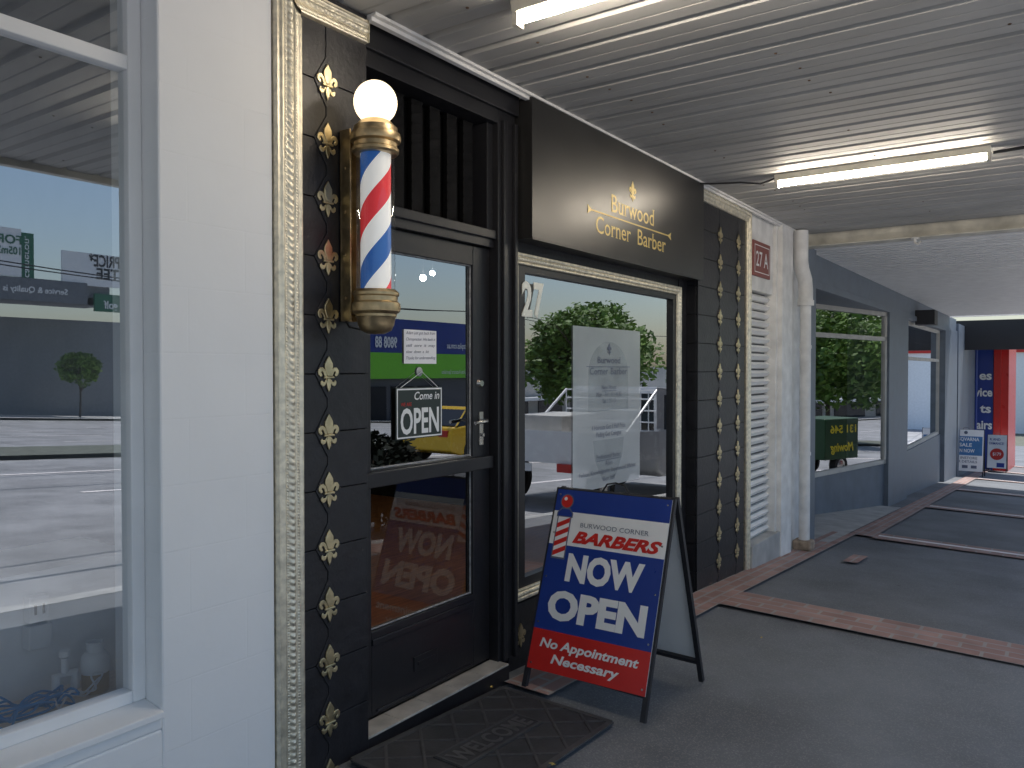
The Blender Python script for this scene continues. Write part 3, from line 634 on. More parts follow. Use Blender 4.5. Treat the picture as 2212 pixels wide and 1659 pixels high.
mb.build('name_border', m_rib, mt)
sl_ = V3((1,0,-.05)); mb = MB()
for q in range(4): mb.text('WELCOME', gp(cx-.23,cy-.04,.0105+.001*q), sl_, Y_, .08, .46, bold=.02)
mb.build('raised_lettering', mat('worn_rubber', (.08,.08,.085), .55), mt)
# ------------------------------------------------------------------ white shop (left)
ws = thing('white_shop', 'white rendered shopfront with large white-framed window at left edge', 'building', (0,.1,gz(0,0)))
zf = -1.6
mb = MB(); mb.box((1.275,.0,zf),(1.668,.25,1.285)); mb.box((-1.2,.0,zf),(1.275,.25,-1.02)); mb.box((-1.2,.0,-1.02),(1.275,.13,-.965)); mb.box((-4,.0,zf),(-1.2,.25,1.285)); mb.box((-1.2,0,1.2),(1.275,.25,1.285)); mb.box((-8,.02,1.285),(1.668,.3,2.3))
mb.build('rendered_wall', m_white, ws, bevel=.006)
mb = MB(); mb.prism([(-1.2,-.012,-.966),(-1.2,.1,-.948),(-1.2,.1,-.985),(-1.2,-.012,-.985)], (2.475,0,0)); mb.build('window_sill', m_white, ws, bevel=.003)
mb = MB(); yw = .10
mb.box((1.235,yw-.02,-.95),(1.275,yw+.03,1.2)); mb.box((-1.2,yw-.02,-.95),(1.235,yw+.03,-.915)); mb.box((-1.2,yw-.02,.845),(1.235,yw+.03,.885)); mb.box((-1.2,yw-.02,-.95),(-1.16,yw+.03,1.2))
wf = mb.build('window_frame', m_whitep, ws, bevel=.004)
def pane(nm, x0, x1, z0, z1, y, m, par): MB().poly([(x0,y,z0),(x1,y,z0),(x1,y,z1),(x0,y,z1)]).build(nm, m, par, fix=False)
pane('main_pane', -1.16, 1.235, -.915, .845, yw+.005, m_gl2, wf); pane('upper_pane', -1.16, 1.235, .885, 1.2, yw+.005, m_gl2, wf)
zb = -1.0; yl_ = .5
mb = MB(); mb.box((-4,.13,-1.02),(1.5,.52,zb)); mb.build('display_floor', mat('pale_boards', (.85,.68,.54), .5, var=.2, stretch=(1,8,1)), ws)
mb = MB(); mb.box((-4,.8,-1.12),(1.66,5,-1.08)); mb.box((1.55,.55,-1.06),(1.66,5,1.3)); mb.box((-4,4.9,-1.06),(1.5,5,1.3)); mb.box((-4,.25,1.28),(1.66,5,1.33)); mb.build('back_room_wall', m_dimw, ws)
mb = MB(); mb.box((-.6,yl_,zb),(1.5,yl_+.05,-.62)); mb.box((-.6,yl_+.05,-.66),(1.5,.9,-.62)); mb.box((1.5,.25,-1.06),(1.66,.55,1.28)); mb.build('interior_wall', m_intw, ws)
c = P(82,1318,y=yl_-.03)
pb = thing('power_outlet', 'white twin power box on low wall inside left window', 'outlet', (c.x,yl_,c.z))
mb = MB(); mb.box((c.x-.030,yl_-.04,c.z-.035),(c.x+.030,yl_,c.z+.045)); mb.build('outlet_box', m_whitep, pb, bevel=.005); mb = MB(); mb.box((c.x-.034,yl_-.05,c.z-.115),(c.x+.034,yl_,c.z-.042)); mb.build('junction_box', m_whitep, pb, bevel=.005)
for dx in (-.012,.012): MB().box((c.x+dx-.003,yl_-.043,c.z-.01),(c.x+dx+.003,yl_-.04,c.z+.02)).build('socket', m_ink, pb)
yb_ = .38; c = P(206,1440,y=yb_)
gb = thing('gas_bottle', 'small white gas bottle with tan base behind the left window', 'gas bottle', (c.x,yb_,zb))
MB().lathe((c.x,yb_,zb), [(.0,0),(.037,.0),(.039,.008),(.039,.06)], 24).build('bottle_base', mat('tan_base', (.5,.33,.13), .5), gb, smooth=True)
MB().lathe((c.x,yb_,zb), [(.040,.061),(.041,.095),(.039,.112),(.028,.125),(.013,.128)], 24).build('bottle_body', m_whitep, gb, smooth=True)
MB().lathe((c.x,yb_,zb), [(.024,.12),(.024,.148),(.026,.150),(.026,.155),(.021,.155),(.021,.125)], 24).build('bottle_collar', m_whitep, gb, smooth=True)
c = P(140,1460,y=yb_)
pf = MB(); pf.tube([(c.x-.025,yb_,zb),(c.x-.025,yb_,zb+.08),(c.x+.03,yb_,zb+.08),(c.x+.03,yb_,zb+.03)],.014,10); pf.tube([(c.x,yb_,zb+.08),(c.x,yb_,zb+.13)],.010,10); pf.lathe((c.x,yb_,zb+.13),[(.0,0),(.016,.005),(.016,.022),(0,.027)],12)
tag(pf.build('pipe_fitting', m_whitep, smooth=True), 'white plumbing pipes on the floor beside the gas bottle', 'pipe')
def cable(name, m, cx, cy, n, r, label, cat, rad=.004):
    pts = []
    for i in range(n):
        t = i*.5; pts.append((cx+r*math.cos(t*1.07)*(.5+.5*random.random()), cy+r*.5*math.sin(t*1.3)*(.6+.4*random.random()), zb+.01+.05*random.random()+.02*abs(math.sin(t*.3))))
    P2 = []
    for i in range(len(pts)-3):
        for k in range(5):
            t = k/5; a,b,c_,d = [V3(q) for q in pts[i:i+4]]
            P2.append(.5*((2*b)+(c_-a)*t+(2*a-5*b+4*c_-d)*t*t+(3*b-a-3*c_+d)*t**3))
    tag(MB().tube(P2, rad, 6, cap=True).build(name, m, smooth=True), label, cat)
c = P(60,1500,y=.32); cable('cable_coil', m_cabb, c.x, .31, 60, .14, 'tangled blue cable on floor inside the left window', 'cable', .0035)
c = P(165,1500,y=.3); cable('cable_coil', m_signw, c.x, .29, 18, .10, 'loose white cable looping near the gas bottle', 'cable', .003)
# ------------------------------------------------------------------ doorway 27A
dn = thing('shutter_doorway', 'narrow white doorway with closed roller shutter between barber and grey shop', 'building', (7.1,.1,gz(7.1,0)))
mb = MB(); mb.box((6.374,.02,-1.75),(6.44,.3,1.285)); mb.box((7.08,.0,-1.75),(7.13,.3,1.285)); mb.box((6.44,.03,.66),(7.08,.3,1.285)); mb.box((7.13,-.04,-1.75),(7.45,.3,1.285)); mb.box((7.45,.03,-1.9),(8.0,.3,1.285)); mb.box((6.4,.02,1.285),(8.0,.3,2.3))
mb.build('doorway_wall', m_dirtyw, dn, bevel=.004)
mb = MB(); z = -1.43
while z < .62:
    mb.prism([(6.44,.10,z),(6.44,.074,z+.006),(6.44,.05,z+.036),(6.44,.074,z+.056),(6.44,.1,z+.058)], (.64,0,0)); z += .072
mb.box((6.44,.101,-1.43),(7.08,.11,.66),1)  # dark sheet behind the slats paints the shadow in their gaps
mb.build('roller_shutter', [m_shut, m_gapshade], dn)
mb = MB(); mb.box((6.38,-.03,-1.8),(7.5,.1,-1.43)); mb.build('door_step', m_conc, dn, bevel=.008)
pl_ = thing('address_plate', 'red-brown plate reading 27 A above the roller shutter', 'sign', (6.73,.02,.78))
mb = MB(); mb.box((6.50,.015,.78),(6.95,.029,1.07)); mb.build('plate', mat('maroon', (.25,.07,.06), .5), pl_)
y = .0125; line(pl_, 'plate_lettering', m_signw, '27 A', (6.725,y,.865), X_, Z_, .12, .32, 'c', bold=.01)
mb = MB()
for q in ((6.53,.81,6.92,.817),(6.53,1.033,6.92,1.04),(6.53,.817,6.538,1.033),(6.912,.817,6.92,1.033)): mb.box((q[0],y,q[1]),(q[2],y+.001,q[3]))
mb.build('plate_border', m_signw, pl_)
dp = thing('drain_pipe', 'dirty white drainpipe with bent top beside the shutter doorway', 'drainpipe', (7.72,-.09,gz(7.72,-.09)))
mb = MB(); zg = gz(7.7,-.1); mb.tube([(7.70,-.09,zg),(7.70,-.09,.70),(7.68,-.09,.80),(7.66,-.09,.86)],.05,14); mb.build('lower_pipe', m_dirtyw, dp, smooth=True)
mb = MB(); mb.tube([(7.70,-.09,.62),(7.70,-.09,.74),(7.69,-.085,.84),(7.60,-.08,.93),(7.56,-.08,1.0),(7.56,-.08,1.28)],.066,16); mb.lathe((7.70,-.09,.60),[(.05,0),(.075,.0),(.075,.05),(.06,.05)],16); mb.build('pipe_elbow', m_dirtyw, dp, smooth=True)
mb = MB(); mb.box((7.62,-.17,zg),(7.78,-.0,zg+.10)); mb.build('pipe_shoe', mat('rusty_base', (.35,.27,.2), .8, var=.5, vs=15), dp, bevel=.02)
for z in (.2,-.8): MB().lathe((7.70,-.09,z),[(.0505,0),(.056,.0),(.056,.03),(.0505,.03)],14).build('pipe_clip', m_dirtyw, dp)
# ------------------------------------------------------------------ grey shop
gs = thing('grey_shop', 'blue-grey painted shop with two big windows beyond the drainpipe', 'building', (14,.1,gz(14,0)))
mb = MB(); mb.box((8.0,-.03,-2.1),(8.32,.4,1.2)); mb.build('pier', m_greyw, gs); mb = MB(); mb.box((12.7,.02,-2.6),(14.4,.6,.85)); mb.build('pier', m_greyw, gs); mb = MB(); mb.box((19.3,.02,-3),(21.6,.6,.85)); mb.build('pier', m_greyw, gs)
mb = MB(); mb.box((8.32,.05,.84),(21.6,.5,1.2)); mb.box((8.32,.02,.84),(21.6,.05,.92)); mb.build('fascia_beam', m_greyw, gs, bevel=.005)
mb = MB(); mb.box((15.3,-.25,.78),(15.7,.05,1.03)); mb.build('awning_bracket', m_ink, gs)
A0 = V3((10.2,.60,0)); B0 = V3((12.7,.08,0)); d = (B0-A0).normalized(); nrm = V3((d.y, -d.x, 0))
mb = MB(); q = [A0+V3((0,0,-2.5)), B0+V3((0,0,-2.5)), B0+V3((0,0,-1.37)), A0+V3((0,0,-1.37))]; mb.prism(q, -nrm*.15); mb.build('stall_riser', m_greyw, gs)
mb = MB(); mb.box((14.4,.10,-3),(19.3,.3,-1.38)); mb.build('stall_riser', m_greyw, gs)
def wframe(a, b, z0, z1, tz=None):
    mb = MB()
    for z in (z0+.03, z1-.03) + ((tz,) if tz else ()): mb.bar(V3((a.x,a.y,z)), V3((b.x,b.y,z)), .06, .06, Z_)
    for p_ in (a+(b-a).normalized()*.03, b-(b-a).normalized()*.03): mb.bar(V3((p_.x,p_.y,z0)), V3((p_.x,p_.y,z1)), .06, .06, (b-a))
    f = mb.build('window_frame', m_tan, gs)
    mb = MB(); mb.poly([V3((a.x,a.y,z0)), V3((b.x,b.y,z0)), V3((b.x,b.y,z1)), V3((a.x,a.y,z1))]); mb.build('window_pane', m_gl, f, fix=False)
wframe(A0, B0, -1.37, .84, .45); wframe(V3((14.4,.16,0)), V3((19.3,.16,0)), -1.38, .84, .2)
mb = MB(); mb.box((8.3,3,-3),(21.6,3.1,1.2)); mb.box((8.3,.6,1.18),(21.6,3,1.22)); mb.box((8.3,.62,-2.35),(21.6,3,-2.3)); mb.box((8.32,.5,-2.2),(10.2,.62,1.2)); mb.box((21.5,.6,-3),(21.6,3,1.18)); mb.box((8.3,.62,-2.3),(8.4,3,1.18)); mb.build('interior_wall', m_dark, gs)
mb = MB(); mb.box((8.0,.1,1.6),(21.6,.5,2.3)); mb.build('upper_wall', m_tan, gs)
for x in (16.6, 17.3):
    r_ = MB(); r_.tube([(x,.8,.8),(x,.8,.55)],.01,6); r_.lathe((x,.8,.4),[(.07,0),(.06,.1),(.02,.15),(0,.15)],14)
    tag(r_.build('spot_light', m_ink, smooth=True), 'small black spotlight hanging inside the second grey shop window', 'lamp', 'spotlights in grey shop window')
# ------------------------------------------------------------------ awnings
aw = thing('awning', 'ribbed grey metal street awning over the barber shop pavement', 'awning', (2.5,-1.5,1.29))
mb = MB(); x = -6.0; per = .21; zc = 1.29
prof = []
while x < 7.7:
    prof += [(x,zc),(x+.075,zc),(x+.081,zc+.004),(x+.087,zc),(x+.155,zc),(x+.170,zc+.018),(x+.190,zc+.018),(x+.205,zc)]
    x += per
for (xa,za),(xb,zb_) in zip(prof, prof[1:]):
    mb.poly([(xa,.02,za),(xb,.02,zb_),(xb,-3.0,zb_),(xa,-3.0,za)])
for i in range(0, 64):
    for yy_ in (-.35,-1.15,-1.95,-2.75):
        xx = -6+.21*i+.04
        if random.random() < .5: mb.lathe((xx+random.uniform(-.03,.03),yy_+random.uniform(-.04,.04),zc-.001),[(.007,0),(.005,-.003),(0,-.004)],8,1)
mb.build('ribbed_soffit', [m_soff, m_rust], aw, fix=False)
mb = MB(); mb.box((-6,-3.06,1.25),(7.95,-3.0,1.6)); mb.build('awning_fascia', m_cream, aw); mb = MB(); mb.box((-6,-3.0,1.42),(7.95,.02,1.45)); mb.build('awning_roof', m_dirtyw, aw)
mb = MB(); mb.box((2.09,-.025,1.262),(7.9,-.0,1.288)); mb.box((2.09,-.045,1.276),(7.9,-.025,1.289)); mb.build('wall_trim', m_dirtyw, aw, bevel=.002)
bmn = MB(); bmn.box((7.9,-3.0,1.17),(8.02,.1,1.41)); bmn.box((7.84,-3.0,1.17),(7.9,.0,1.185)); bmn.build('cross_beam', m_cream, aw, bevel=.004)
c = P(1978,490,x=7.88); mb = MB(); mb.tube([(7.86,c.y,1.168),(7.86,c.y,1.13),(7.84,c.y-.03,1.11),(7.82,c.y-.05,1.13)],.012,8); mb.lathe((7.86,c.y,1.16),[(0,0),(.035,.0),(.035,.012)],12); mb.build('beam_hook', m_dirtyw, aw, smooth=True)
a2 = thing('awning', 'white finely corrugated awning in front of the grey shop', 'awning', (14,-1.5,1.2))
mb = MB(); x = 8.03; prof = []
while x < 20.2: prof += [(x,1.20),(x+.08,1.20),(x+.10,1.25),(x+.15,1.25),(x+.17,1.20)]; x += .18
for (xa,za),(xb,zb_) in zip(prof, prof[1:]): mb.poly([(xa,.1,za),(xb,.1,zb_),(xb,-3.0,zb_),(xa,-3.0,za)])
mb.build('corrugated_soffit', m_soff2, a2, fix=False)
mb = MB(); mb.box((8.03,-3.06,1.22),(20.3,-3.0,1.5)); mb.build('awning_fascia', m_soff2, a2); mb = MB(); mb.box((20.3,-3.06,1.18),(20.36,.1,1.3)); mb.build('end_trim', m_whitep, a2)
a3 = thing('awning', 'far black-fronted awning beyond the white one', 'awning', (26,-1.5,.6))
mb = MB(); mb.box((23.0,-3.1,.5),(23.1,.2,1.24)); mb.build('end_fascia', m_black, a3); mb = MB(); mb.box((23.1,-3.1,1.05),(26,.4,1.1)); mb.build('awning_deck', m_dark, a3)
def fluo(x, y0, y1, label):
    t = thing('fluorescent_light', label, 'light', (x,(y0+y1)/2,1.288))
    mb = MB(); mb.prism([(x-.036,y0,1.287),(x+.036,y0,1.287),(x+.026,y0,1.250),(x-.026,y0,1.250)], (0,y1-y0,0)); mb.build('light_housing', m_cream, t, bevel=.003)
    for ya, s in ((y0,1),(y1,-1)): MB().box((x-.022,ya,1.204),(x+.022,ya+s*-.02,1.262)).build('tube_holder', m_cream, t)
    MB().tube([(x,y0-.004,1.224),(x,y1+.004,1.224)],.011,12).build('light_tube', m_tube, t, smooth=True)
fluo(2.33, -.49, -1.72, 'lit fluorescent batten on ribbed awning near the barber door'); fluo(5.36, -.50, -1.73, 'lit fluorescent batten on ribbed awning above barber window')
cab = MB(); cab.tube([(5.36,-.49,1.27),(5.30,-.42,1.235),(5.25,-.3,1.25),(5.22,-.1,1.262),(5.2,-.03,1.27)],.006,6)
tag(cab.build('power_cable', m_wire, smooth=True), 'black cable from second light to the shopfront', 'cable')
cab = MB(); cab.tube([(5.36,-1.74,1.25),(5.38,-2.0,1.265),(5.36,-2.4,1.255),(5.36,-2.95,1.27)],.009,6)
tag(cab.build('power_cable', m_wire, smooth=True), 'dark cable running from second light towards the street', 'cable')
# ------------------------------------------------------------------ far shops
bs_ = thing('blue_shop', 'distant blue and red shop with white service lettering', 'building', (26,.3,gz(26,0)))
mb = MB(); mb.box((26,-.44,-3.2),(30,2,1.1)); mb.build('blue_wall', m_blue, bs_); mb = MB(); mb.box((25.97,-.62,-3.2),(26.1,-.45,1.1)); mb.box((26.1,-.80,-3.3),(30,-.45,1.1)); mb.build('red_panel', m_red, bs_)
for s, z, yr0, wd in (('es',-.27,-.10,.30),('Service',-.74,.36,.78),('ts',-1.2,-.12,.27),('Repairs',-1.66,.38,.80)): line(bs_, 'service_line', m_signw, s, (25.98,yr0,z), -Y_, Z_, .23, wd, bold=.03)
mb = MB(); mb.box((21.62,.0,-3),(25.9,.5,1.1)); mb.build('side_wall', m_greyw, bs_)
for y in (.12,-.14):
    q = MB(); q.tube([(24.5,y,gz(24.5,y)),(24.5,y,1.1)],.03,8); q.build('awning_post', m_blue, bs_)
fb = thing('distant_building', 'pale distant building at the end of the street', 'building', (75,-6,gz(60,0)))
mb = MB(); mb.box((75,-14,-6),(90,8,2.6)); mb.build('pale_wall', m_whitep, fb); mb = MB(); mb.box((74.9,-5,-4.5),(75,-2.0,-.5)); mb.build('orange_panel', m_orange, fb); mb = MB(); mb.box((74.8,-14,1.4),(75,8,2.2)); mb.build('roof_band', m_red, fb)
# ------------------------------------------------------------------ vehicles and trees on the road
def wheel(root, x, y, r, side, m_r=m_steel):
    z = rz(x)+r; t = MB(); t.lathe((x,y,z), [(r*.6,-.09),(r*.95,-.09),(r,-.06),(r,.06),(r*.95,.09),(r*.6,.09)], 24, axis=Y_); w_ = t.build('wheel', m_rub, root, smooth=True)
    MB().lathe((x,y+side*.06,z), [(0,side*.02),(r*.2,side*.02),(r*.5,0),(r*.62,side*.02),(r*.62,-side*.05)], 16, axis=Y_).build('rim', m_r, w_, smooth=True)
def car(label, x, y, L, body, glassm, prof, green, nm='parked_car'):
    root = thing(nm, label, 'car', (x+L/2, y, rz(x+L/2))); hw = .86
    def pp(u, h, yy): X = x+u*L; return V3((X, yy, rz(X)+h))
    mb = MB(); mb.prism([pp(u,h,y-hw) for u, h in prof], (0,2*hw,0)); mb.build('body', body, root, bevel=.05)
    g = [pp(u,h,0) for u, h in green]; mb = MB()
    lo = [V3((p.x,y+s*(hw-.02 if i in (0,3) else hw-.22),p.z)) for s in (-1,1) for i, p in enumerate(g)]
    k = len(g); mb.v = [tuple(p) for p in lo]; mb.f = [list(range(k))[::-1], list(range(k,2*k))] + [[i,(i+1)%k,k+(i+1)%k,k+i] for i in range(k)]; mb.m = [0]*len(mb.f); mb.build('cabin_glass', glassm, root, bevel=.02)
    rf = [g[1], g[2]]; mb = MB(); mb.prism([V3((rf[0].x-.05,y-hw+.2,rf[0].z-.03)),V3((rf[1].x+.05,y-hw+.2,rf[1].z-.03)),V3((rf[1].x-.05,y-hw+.2,rf[1].z+.05)),V3((rf[0].x+.05,y-hw+.2,rf[0].z+.05))], (0,2*hw-.4,0))
    for s in (-1,1):
        for i0, i1 in ((0,1),(2,3)):
            a = V3((g[i0].x,y+s*(hw-(.02 if i0 == 0 else .22)),g[i0].z)); b = V3((g[i1].x,y+s*(hw-(.22 if i1 == 1 else .02)),g[i1].z)); mb.bar(a, b, .07, .04, X_)
        m_ = (g[1]+g[2])/2; mb.bar(V3((m_.x,y+s*(hw-.02),g[0].z)), V3((m_.x,y+s*(hw-.21),m_.z)), .07, .04, X_)
    mb.build('roof', body, root, bevel=.01)
    for u in (.18,.80):
        for s in (-1,1): wheel(root, x+u*L, y+s*(hw-.08), .31, s)
    for s in (-1,1):
        a = pp(0,.75,y+s*.6); MB().box((a.x-.02,a.y-.15,a.z-.08),(a.x+.06,a.y+.15,a.z+.08)).build('tail_light', m_red, root)
        a = pp(1,.62,y+s*.6); MB().box((a.x-.08,a.y-.15,a.z-.06),(a.x+.01,a.y+.15,a.z+.06)).build('headlight', m_signw, root)
    return root
P_car = [(0,.3),(0,.75),(.02,.92),(.14,.98),(.66,.95),(.93,.78),(1,.6),(1,.28),(.88,.2),(.1,.2)]
Gc = [(.05,.95),(.2,1.42),(.55,1.42),(.72,.93)]
car('yellow sedan on the far lanes of the road', 15.8, -11.4, 4.6, m_cary, m_cargl, P_car, Gc, 'passing_car')
car('dark sedan on the road beyond the yellow one', 20.0, -15.0, 4.5, m_card, m_cargl, P_car, Gc, 'passing_car')
uy = -4.35; hw = .88; U0 = 1.85
ut = thing('utility_truck', 'white flat-tray utility truck parked at the kerb', 'truck', (10.8+U0,uy,rz(10.8+U0)))
def up(x, h, y): return V3((x, y, rz(x)+h))
mb = MB(); mb.prism([up(x+U0,h,uy-hw) for x, h in ((10.9,.45),(10.9,1.15),(11.0,1.2),(12.2,1.12),(13.3,1.02),(13.5,.9),(13.52,.4),(11.1,.35))], (0,2*hw,0)); mb.build('cab_body', m_carw, ut, bevel=.05)
mb = MB(); mb.prism([up(x+U0,h,uy-hw+.08) for x, h in ((10.92,1.15),(11.0,1.85),(12.0,1.85),(12.6,1.12))], (0,2*hw-.16,0)); mb.build('cab_glass', m_cargl, ut, bevel=.03)
mb = MB(); mb.prism([up(x+U0,h,uy-hw+.06) for x, h in ((10.92,1.80),(10.98,1.92),(12.0,1.92),(12.15,1.78))], (0,2*hw-.12,0))
for yy_ in (uy-hw+.06, uy+hw-.1):
    mb.bar(up(11.1+U0,1.15,yy_+.02), up(11.1+U0,1.85,yy_+.02), .34, .05, X_); mb.bar(up(11.85+U0,1.15,yy_+.02), up(11.75+U0,1.85,yy_+.02), .06, .05, X_); mb.bar(up(12.6+U0,1.12,yy_+.02), up(12.05+U0,1.85,yy_+.02), .06, .05, X_)
mb.build('cab_roof', m_carw, ut, bevel=.01)
mb = MB(); mb.prism([up(x+U0,h,uy-.93) for x, h in ((8.0,.68),(10.8,.68),(10.8,.80),(8.0,.80))], (0,1.86,0))
for yy_ in (uy-.93, uy+.90): mb.prism([up(x+U0,h,yy_) for x, h in ((8.0,.80),(10.8,.80),(10.8,1.15),(8.0,1.15))], (0,.03,0))
mb.prism([up(8.0+U0,.8,uy-.90), up(8.0+U0,1.15,uy-.90), up(8.03+U0,1.15,uy-.90), up(8.03+U0,.8,uy-.90)], (0,1.80,0)); mb.build('tray', m_carw, ut)
mb = MB()
for k in range(13): yy_ = uy-.9+.15*k; mb.tube([up(10.78+U0,.8,yy_), up(10.78+U0,1.85,yy_)], .012, 6)
for h in (.9,1.1,1.3,1.5,1.7,1.85): mb.tube([up(10.78+U0,h,uy-.9), up(10.78+U0,h,uy+.9)], .014, 6)
for yy_ in (uy-.9, uy+.9): mb.tube([up(10.78+U0,1.85,yy_), up(9.6+U0,1.1,yy_)], .025, 6)
mb.build('headboard_rack', m_signw, ut)
for x in (9.0+U0, 12.7+U0):
    for s in (-1,1): wheel(ut, x, uy+s*.78, .33, s)
for s in (-1,1): a = up(7.98+U0,.62,uy+s*.75); MB().box((a.x-.03,a.y-.12,a.z-.06),(a.x+.02,a.y+.12,a.z+.06)).build('tail_light', m_red, ut)
a = up(7.97+U0,.6,uy); mb = MB(); mb.box((a.x-.01,a.y-.19,a.z-.06),(a.x,a.y+.19,a.z+.06)); mb.build('number_plate', m_signw, ut)
xc_ = 8.3+U0; mb = MB(); mb.box((xc_,uy-.3,rz(xc_+.5)+.83),(xc_+1.1,uy+.5,rz(xc_+.5)+1.4)); tag(mb.build('tool_crate', m_tan, bevel=.02), 'tan crate resting on the tray of the white truck', 'crate')
tr = thing('green_trailer', 'dark green mowing trailer with yellow lettering parked at the kerb', 'trailer', (19,-5.6,rz(19)))
z0 = rz(19)
mb = MB(); mb.box((18.4,-6.2,z0+.4),(19.7,-5.2,z0+1.4)); mb.build('trailer_body', m_tgreen, tr, bevel=.03)
line(tr, 'trailer_lettering', m_yel, '131 546', (19.6,-5.195,z0+1.05), -X_, Z_, .18, 1.0, bold=.03); line(tr, 'trailer_lettering', m_yel, 'Mowing', (19.5,-5.195,z0+.6), -X_, Z_, .2, .9, bold=.03, shear=.2)
for s, yy_ in ((-1,-6.1),(1,-5.3)): wheel(tr, 19.05, yy_, .25, s)
def tree(label, x, y, h, rc, hc, n, ls, stem=.12, round_=False, lm=m_leaf, nm='street_tree', cat='tree', z0=None):
    z0 = rz(x)+.08 if z0 is None else z0; root = thing(nm, label, cat, (x,y,z0))
    mb = MB(); mb.tube([(x,y,z0-.1),(x+.05,y,z0+h*.3),(x,y+.05,z0+h*.6)], [stem,stem*.8,stem*.5], 8)
    for k in range(6):
        a = k*1.05; mb.tube([(x,y,z0+h*(.35+.04*k)),(x+rc*.4*math.cos(a),y+rc*.4*math.sin(a),z0+h*(.6+.03*k)),(x+rc*.75*math.cos(a),y+rc*.75*math.sin(a),z0+h*(.72+.03*k))],[stem*.5,stem*.3,stem*.1],6)
    mb.build('trunk', m_bark, root, smooth=True)
    mb = MB(); cl = []
    for k in range(50 if not round_ else 30):
        u = random.uniform(-1,1); a = random.uniform(0,2*math.pi); rr = random.uniform(.45,.88) if not round_ else .62; q = math.sqrt(1-u*u)
        cl.append((x+rc*rr*q*math.cos(a), y+rc*rr*q*math.sin(a), z0+h-hc/2+hc/2*rr*u, rc*random.uniform(.2,.36)))
    for i in range(n):
        c = random.choice(cl); v = V3((random.gauss(0,1),random.gauss(0,1),random.gauss(0,1))).normalized()*c[3]*random.uniform(.5,1.05)
        p = V3(c[:3])+v; a = V3((random.gauss(0,1),random.gauss(0,1),random.gauss(0,.5))).normalized(); b = a.orthogonal().normalized(); s = ls*random.uniform(.6,1.3)
        mb.poly([p-a*s, p+b*s*.5, p+a*s, p-b*s*.5])
    mb.build('crown', lm, root, fix=False)
tree('broad green street tree on the median', 35, -17.5, 6.9, 3.8, 5.4, 15000, .17)
tree('second broad tree on the median farther away', 52, -17.5, 7, 3.2, 5, 5000, .2)
c = MR(172,800,-44.5); tree('small round clipped tree across the road', c.x, -44.5, 3.9, 1.4, 2.2, 3500, .12, .07, round_=True)
tree('dark leafy shrub growing at the kerb behind the truck', 6.55, -4.1, 1.2, .6, 1.1, 3000, .06, .04, lm=m_leafd, nm='kerb_shrub', cat='shrub', z0=rz(6.55))
def opp(px, py): return MR(px, py, -47.5)
a = opp(-150,560); b = opp(300,600)
o1 = thing('opposite_shop', 'dark low shop row across the road under sign boards', 'building', (a.x,-48,rz(a.x)))
xa, xb = a.x-6, b.x+1
mb = MB(); mb.box((xa,-56,-4.5),(xb,-48,opp(150,690).z)); mb.build('shop_wall', mat('mid_grey_wall', (.22,.23,.245), .7), o1)  # grey wall, tone varied slightly at random
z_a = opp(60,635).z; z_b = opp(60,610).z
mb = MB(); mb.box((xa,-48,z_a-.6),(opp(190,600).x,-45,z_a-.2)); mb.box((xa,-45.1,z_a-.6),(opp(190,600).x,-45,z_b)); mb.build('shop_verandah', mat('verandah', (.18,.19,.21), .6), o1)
def board(name, label, p0, p1, m, texts, mt, yb=-44.6):
    t = thing(name, label, 'sign', ((p0[0]+p1[0])/2,yb,min(p0[1],p1[1])))
    MB().box((p0[0],yb-.15,p0[1]),(p1[0],yb,p1[1])).build('board', m, t)
    for s, xs_, z, h, wd in texts: line(t, 'board_line', mt, s, (xs_,yb+.03,z), -X_, Z_, h, wd, bold=.02)
    return t
def xz(px, py): q = MR(px, py, -44.6); return q.x, q.z
def tl(s, px1, px0, py, hpx):
    x1_, z = xz(px1, py); x0_, _ = xz(px0, py); _, zt_ = xz((px0+px1)/2, py-hpx); return (s, x1_, xz((px0+px1)/2, py)[1], zt_-xz((px0+px1)/2, py)[1], x1_-x0_)
board('price_sign', 'white price guarantee board above shops across the road', xz(135,612), (xz(300,0)[0], xz(135,540)[1]), m_signw, [tl('T PRICE*',278,192,578,24), tl('NTEE',278,208,605,22)], m_ink)
board('lease_sign', 'white for lease board above the shops across the road', xz(-60,588), xz(46,495), m_signw, [tl('FOR',46,-10,525,18), tl('105m2',44,-8,548,16)], m_dgreen)
ags = board('agent_sign', 'green vertical board beside the lease board', xz(47,608), xz(73,505), m_dgreen, [], m_signw)
q0 = xz(66,600); q1 = xz(66,512); line(ags, 'board_line', m_signw, 'cameron.', (xz(54,600)[0],-44.57,q0[1]), Z_, X_, .32, abs(q1[1]-q0[1]))
board('service_sign', 'slate verandah sign with white slogan across the road', xz(-80,640), xz(188,612), m_slate, [tl('Service & Quality is',145,5,632,12)], m_signw, -44.55)
board('golf_sign', 'dark green sign with golf lettering across the road', xz(205,672), (xz(300,0)[0], xz(205,634)[1]), m_dgreen, [tl('nd golf',278,224,668,16)], m_signw)
def dz_(px, py): q = MR(px, py, -44.0, .12); return q.x, q.z
o2 = thing('auto_shop', 'car service shop across the road with blue and green fascia', 'building', (50,-46,rz(50)))
x0_, z0_ = dz_(700,820); x1_, z1_ = dz_(1040,725)
mb = MB(); mb.box((x0_-4,-54,-6),(x1_+8,-44.5,z1_)); mb.build('shop_wall', mat('dark_grey_wall', (.10,.10,.11), .7), o2)  # dark grey over the whole wall
mb = MB(); mb.box((x0_,-44.5,dz_(850,762)[1]),(x1_,-44.1,z1_+1)); mb.build('blue_fascia', m_blue, o2)
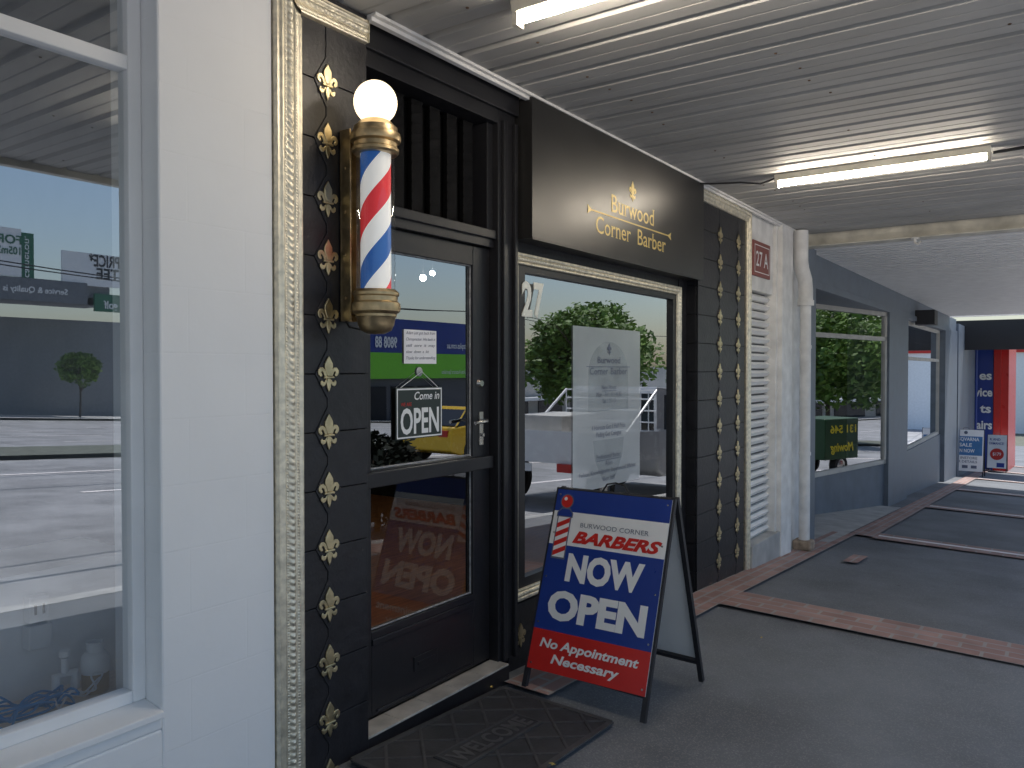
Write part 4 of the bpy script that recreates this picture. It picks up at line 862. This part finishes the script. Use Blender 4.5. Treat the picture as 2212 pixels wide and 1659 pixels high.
mb = MB(); mb.box((x0_,-44.5,dz_(850,818)[1]),(x1_,-44.05,dz_(850,762)[1])); mb.build('green_fascia', m_green, o2)
zq = dz_(850,748)[1]; line(o2, 'fascia_lettering', m_signw, '9808 88', (dz_(856,0)[0],-44.0,zq-.1), -X_, Z_, .85, 2.6, bold=.03); line(o2, 'fascia_lettering', m_signw, 'autoplus.com.au', (dz_(1012,0)[0],-44.0,zq), -X_, Z_, .5, 3.2, bold=.02)
line(o2, 'fascia_lettering', m_signw, 'Auto', (dz_(930,0)[0],-44.0,zq-.3), -X_, Z_, .9, 2, bold=.02); line(o2, 'fascia_lettering', m_signw, 'Complete Autocare Specialists', (dz_(1015,0)[0],-44.0,dz_(850,808)[1]), -X_, Z_, .35, 4.2)
for k in range(4): MB().box((x0_+1+k*3.4,-44.49,-5),(x0_+3.8+k*3.4,-44.4,dz_(850,835)[1])).build('workshop_doorway', m_dark, o2)
o3 = thing('opposite_shop', 'pale long warehouse across the road behind the trees', 'building', (75,-46,rz(60)))
mb = MB(); mb.box((64,-56,-7),(140,-45,.4)); mb.build('shop_wall', m_tan, o3); mb = MB(); mb.box((64,-44.9,-3.2),(140,-43,-2.9)); mb.build('shop_verandah', m_whitep, o3)
for k in range(10): MB().box((66+k*7,-44.99,-6),(71+k*7,-44.9,-3.3)).build('shop_window', m_cargl, o3)
up_ = thing('utility_pole', 'tall timber power pole across the road', 'utility pole', (60,-41,rz(60)))
MB().tube([(60,-41,rz(60)),(60,-41,7)],.16,8).build('pole_shaft', m_bark, up_); MB().box((59.9,-42.2,6.0),(60.1,-39.8,6.2)).build('cross_arm', m_bark, up_)
for i, (y, z) in enumerate(((-4.5,5.2),(-4.6,6.4),(-40,6.2),(-41.9,6.3),(-5.3,4.4),(-12,7.5),(-14,8.2))):
    pts = [(-40+10*k, y-.35*k*(1 if i == 1 else 0), z - .9*math.sin(math.pi*((k*10) % 50)/50) - .03*k*3) for k in range(16)]
    tag(MB().tube(pts, .022 if i < 2 else .035, 5).build('power_line', m_wire), ['power line nearest above the kerb','power line slanting across the road','upper power line across the road','farthest power line across the road','lowest power line above kerb','power line over the near lanes','highest power line over the middle lanes'][i], 'power line')
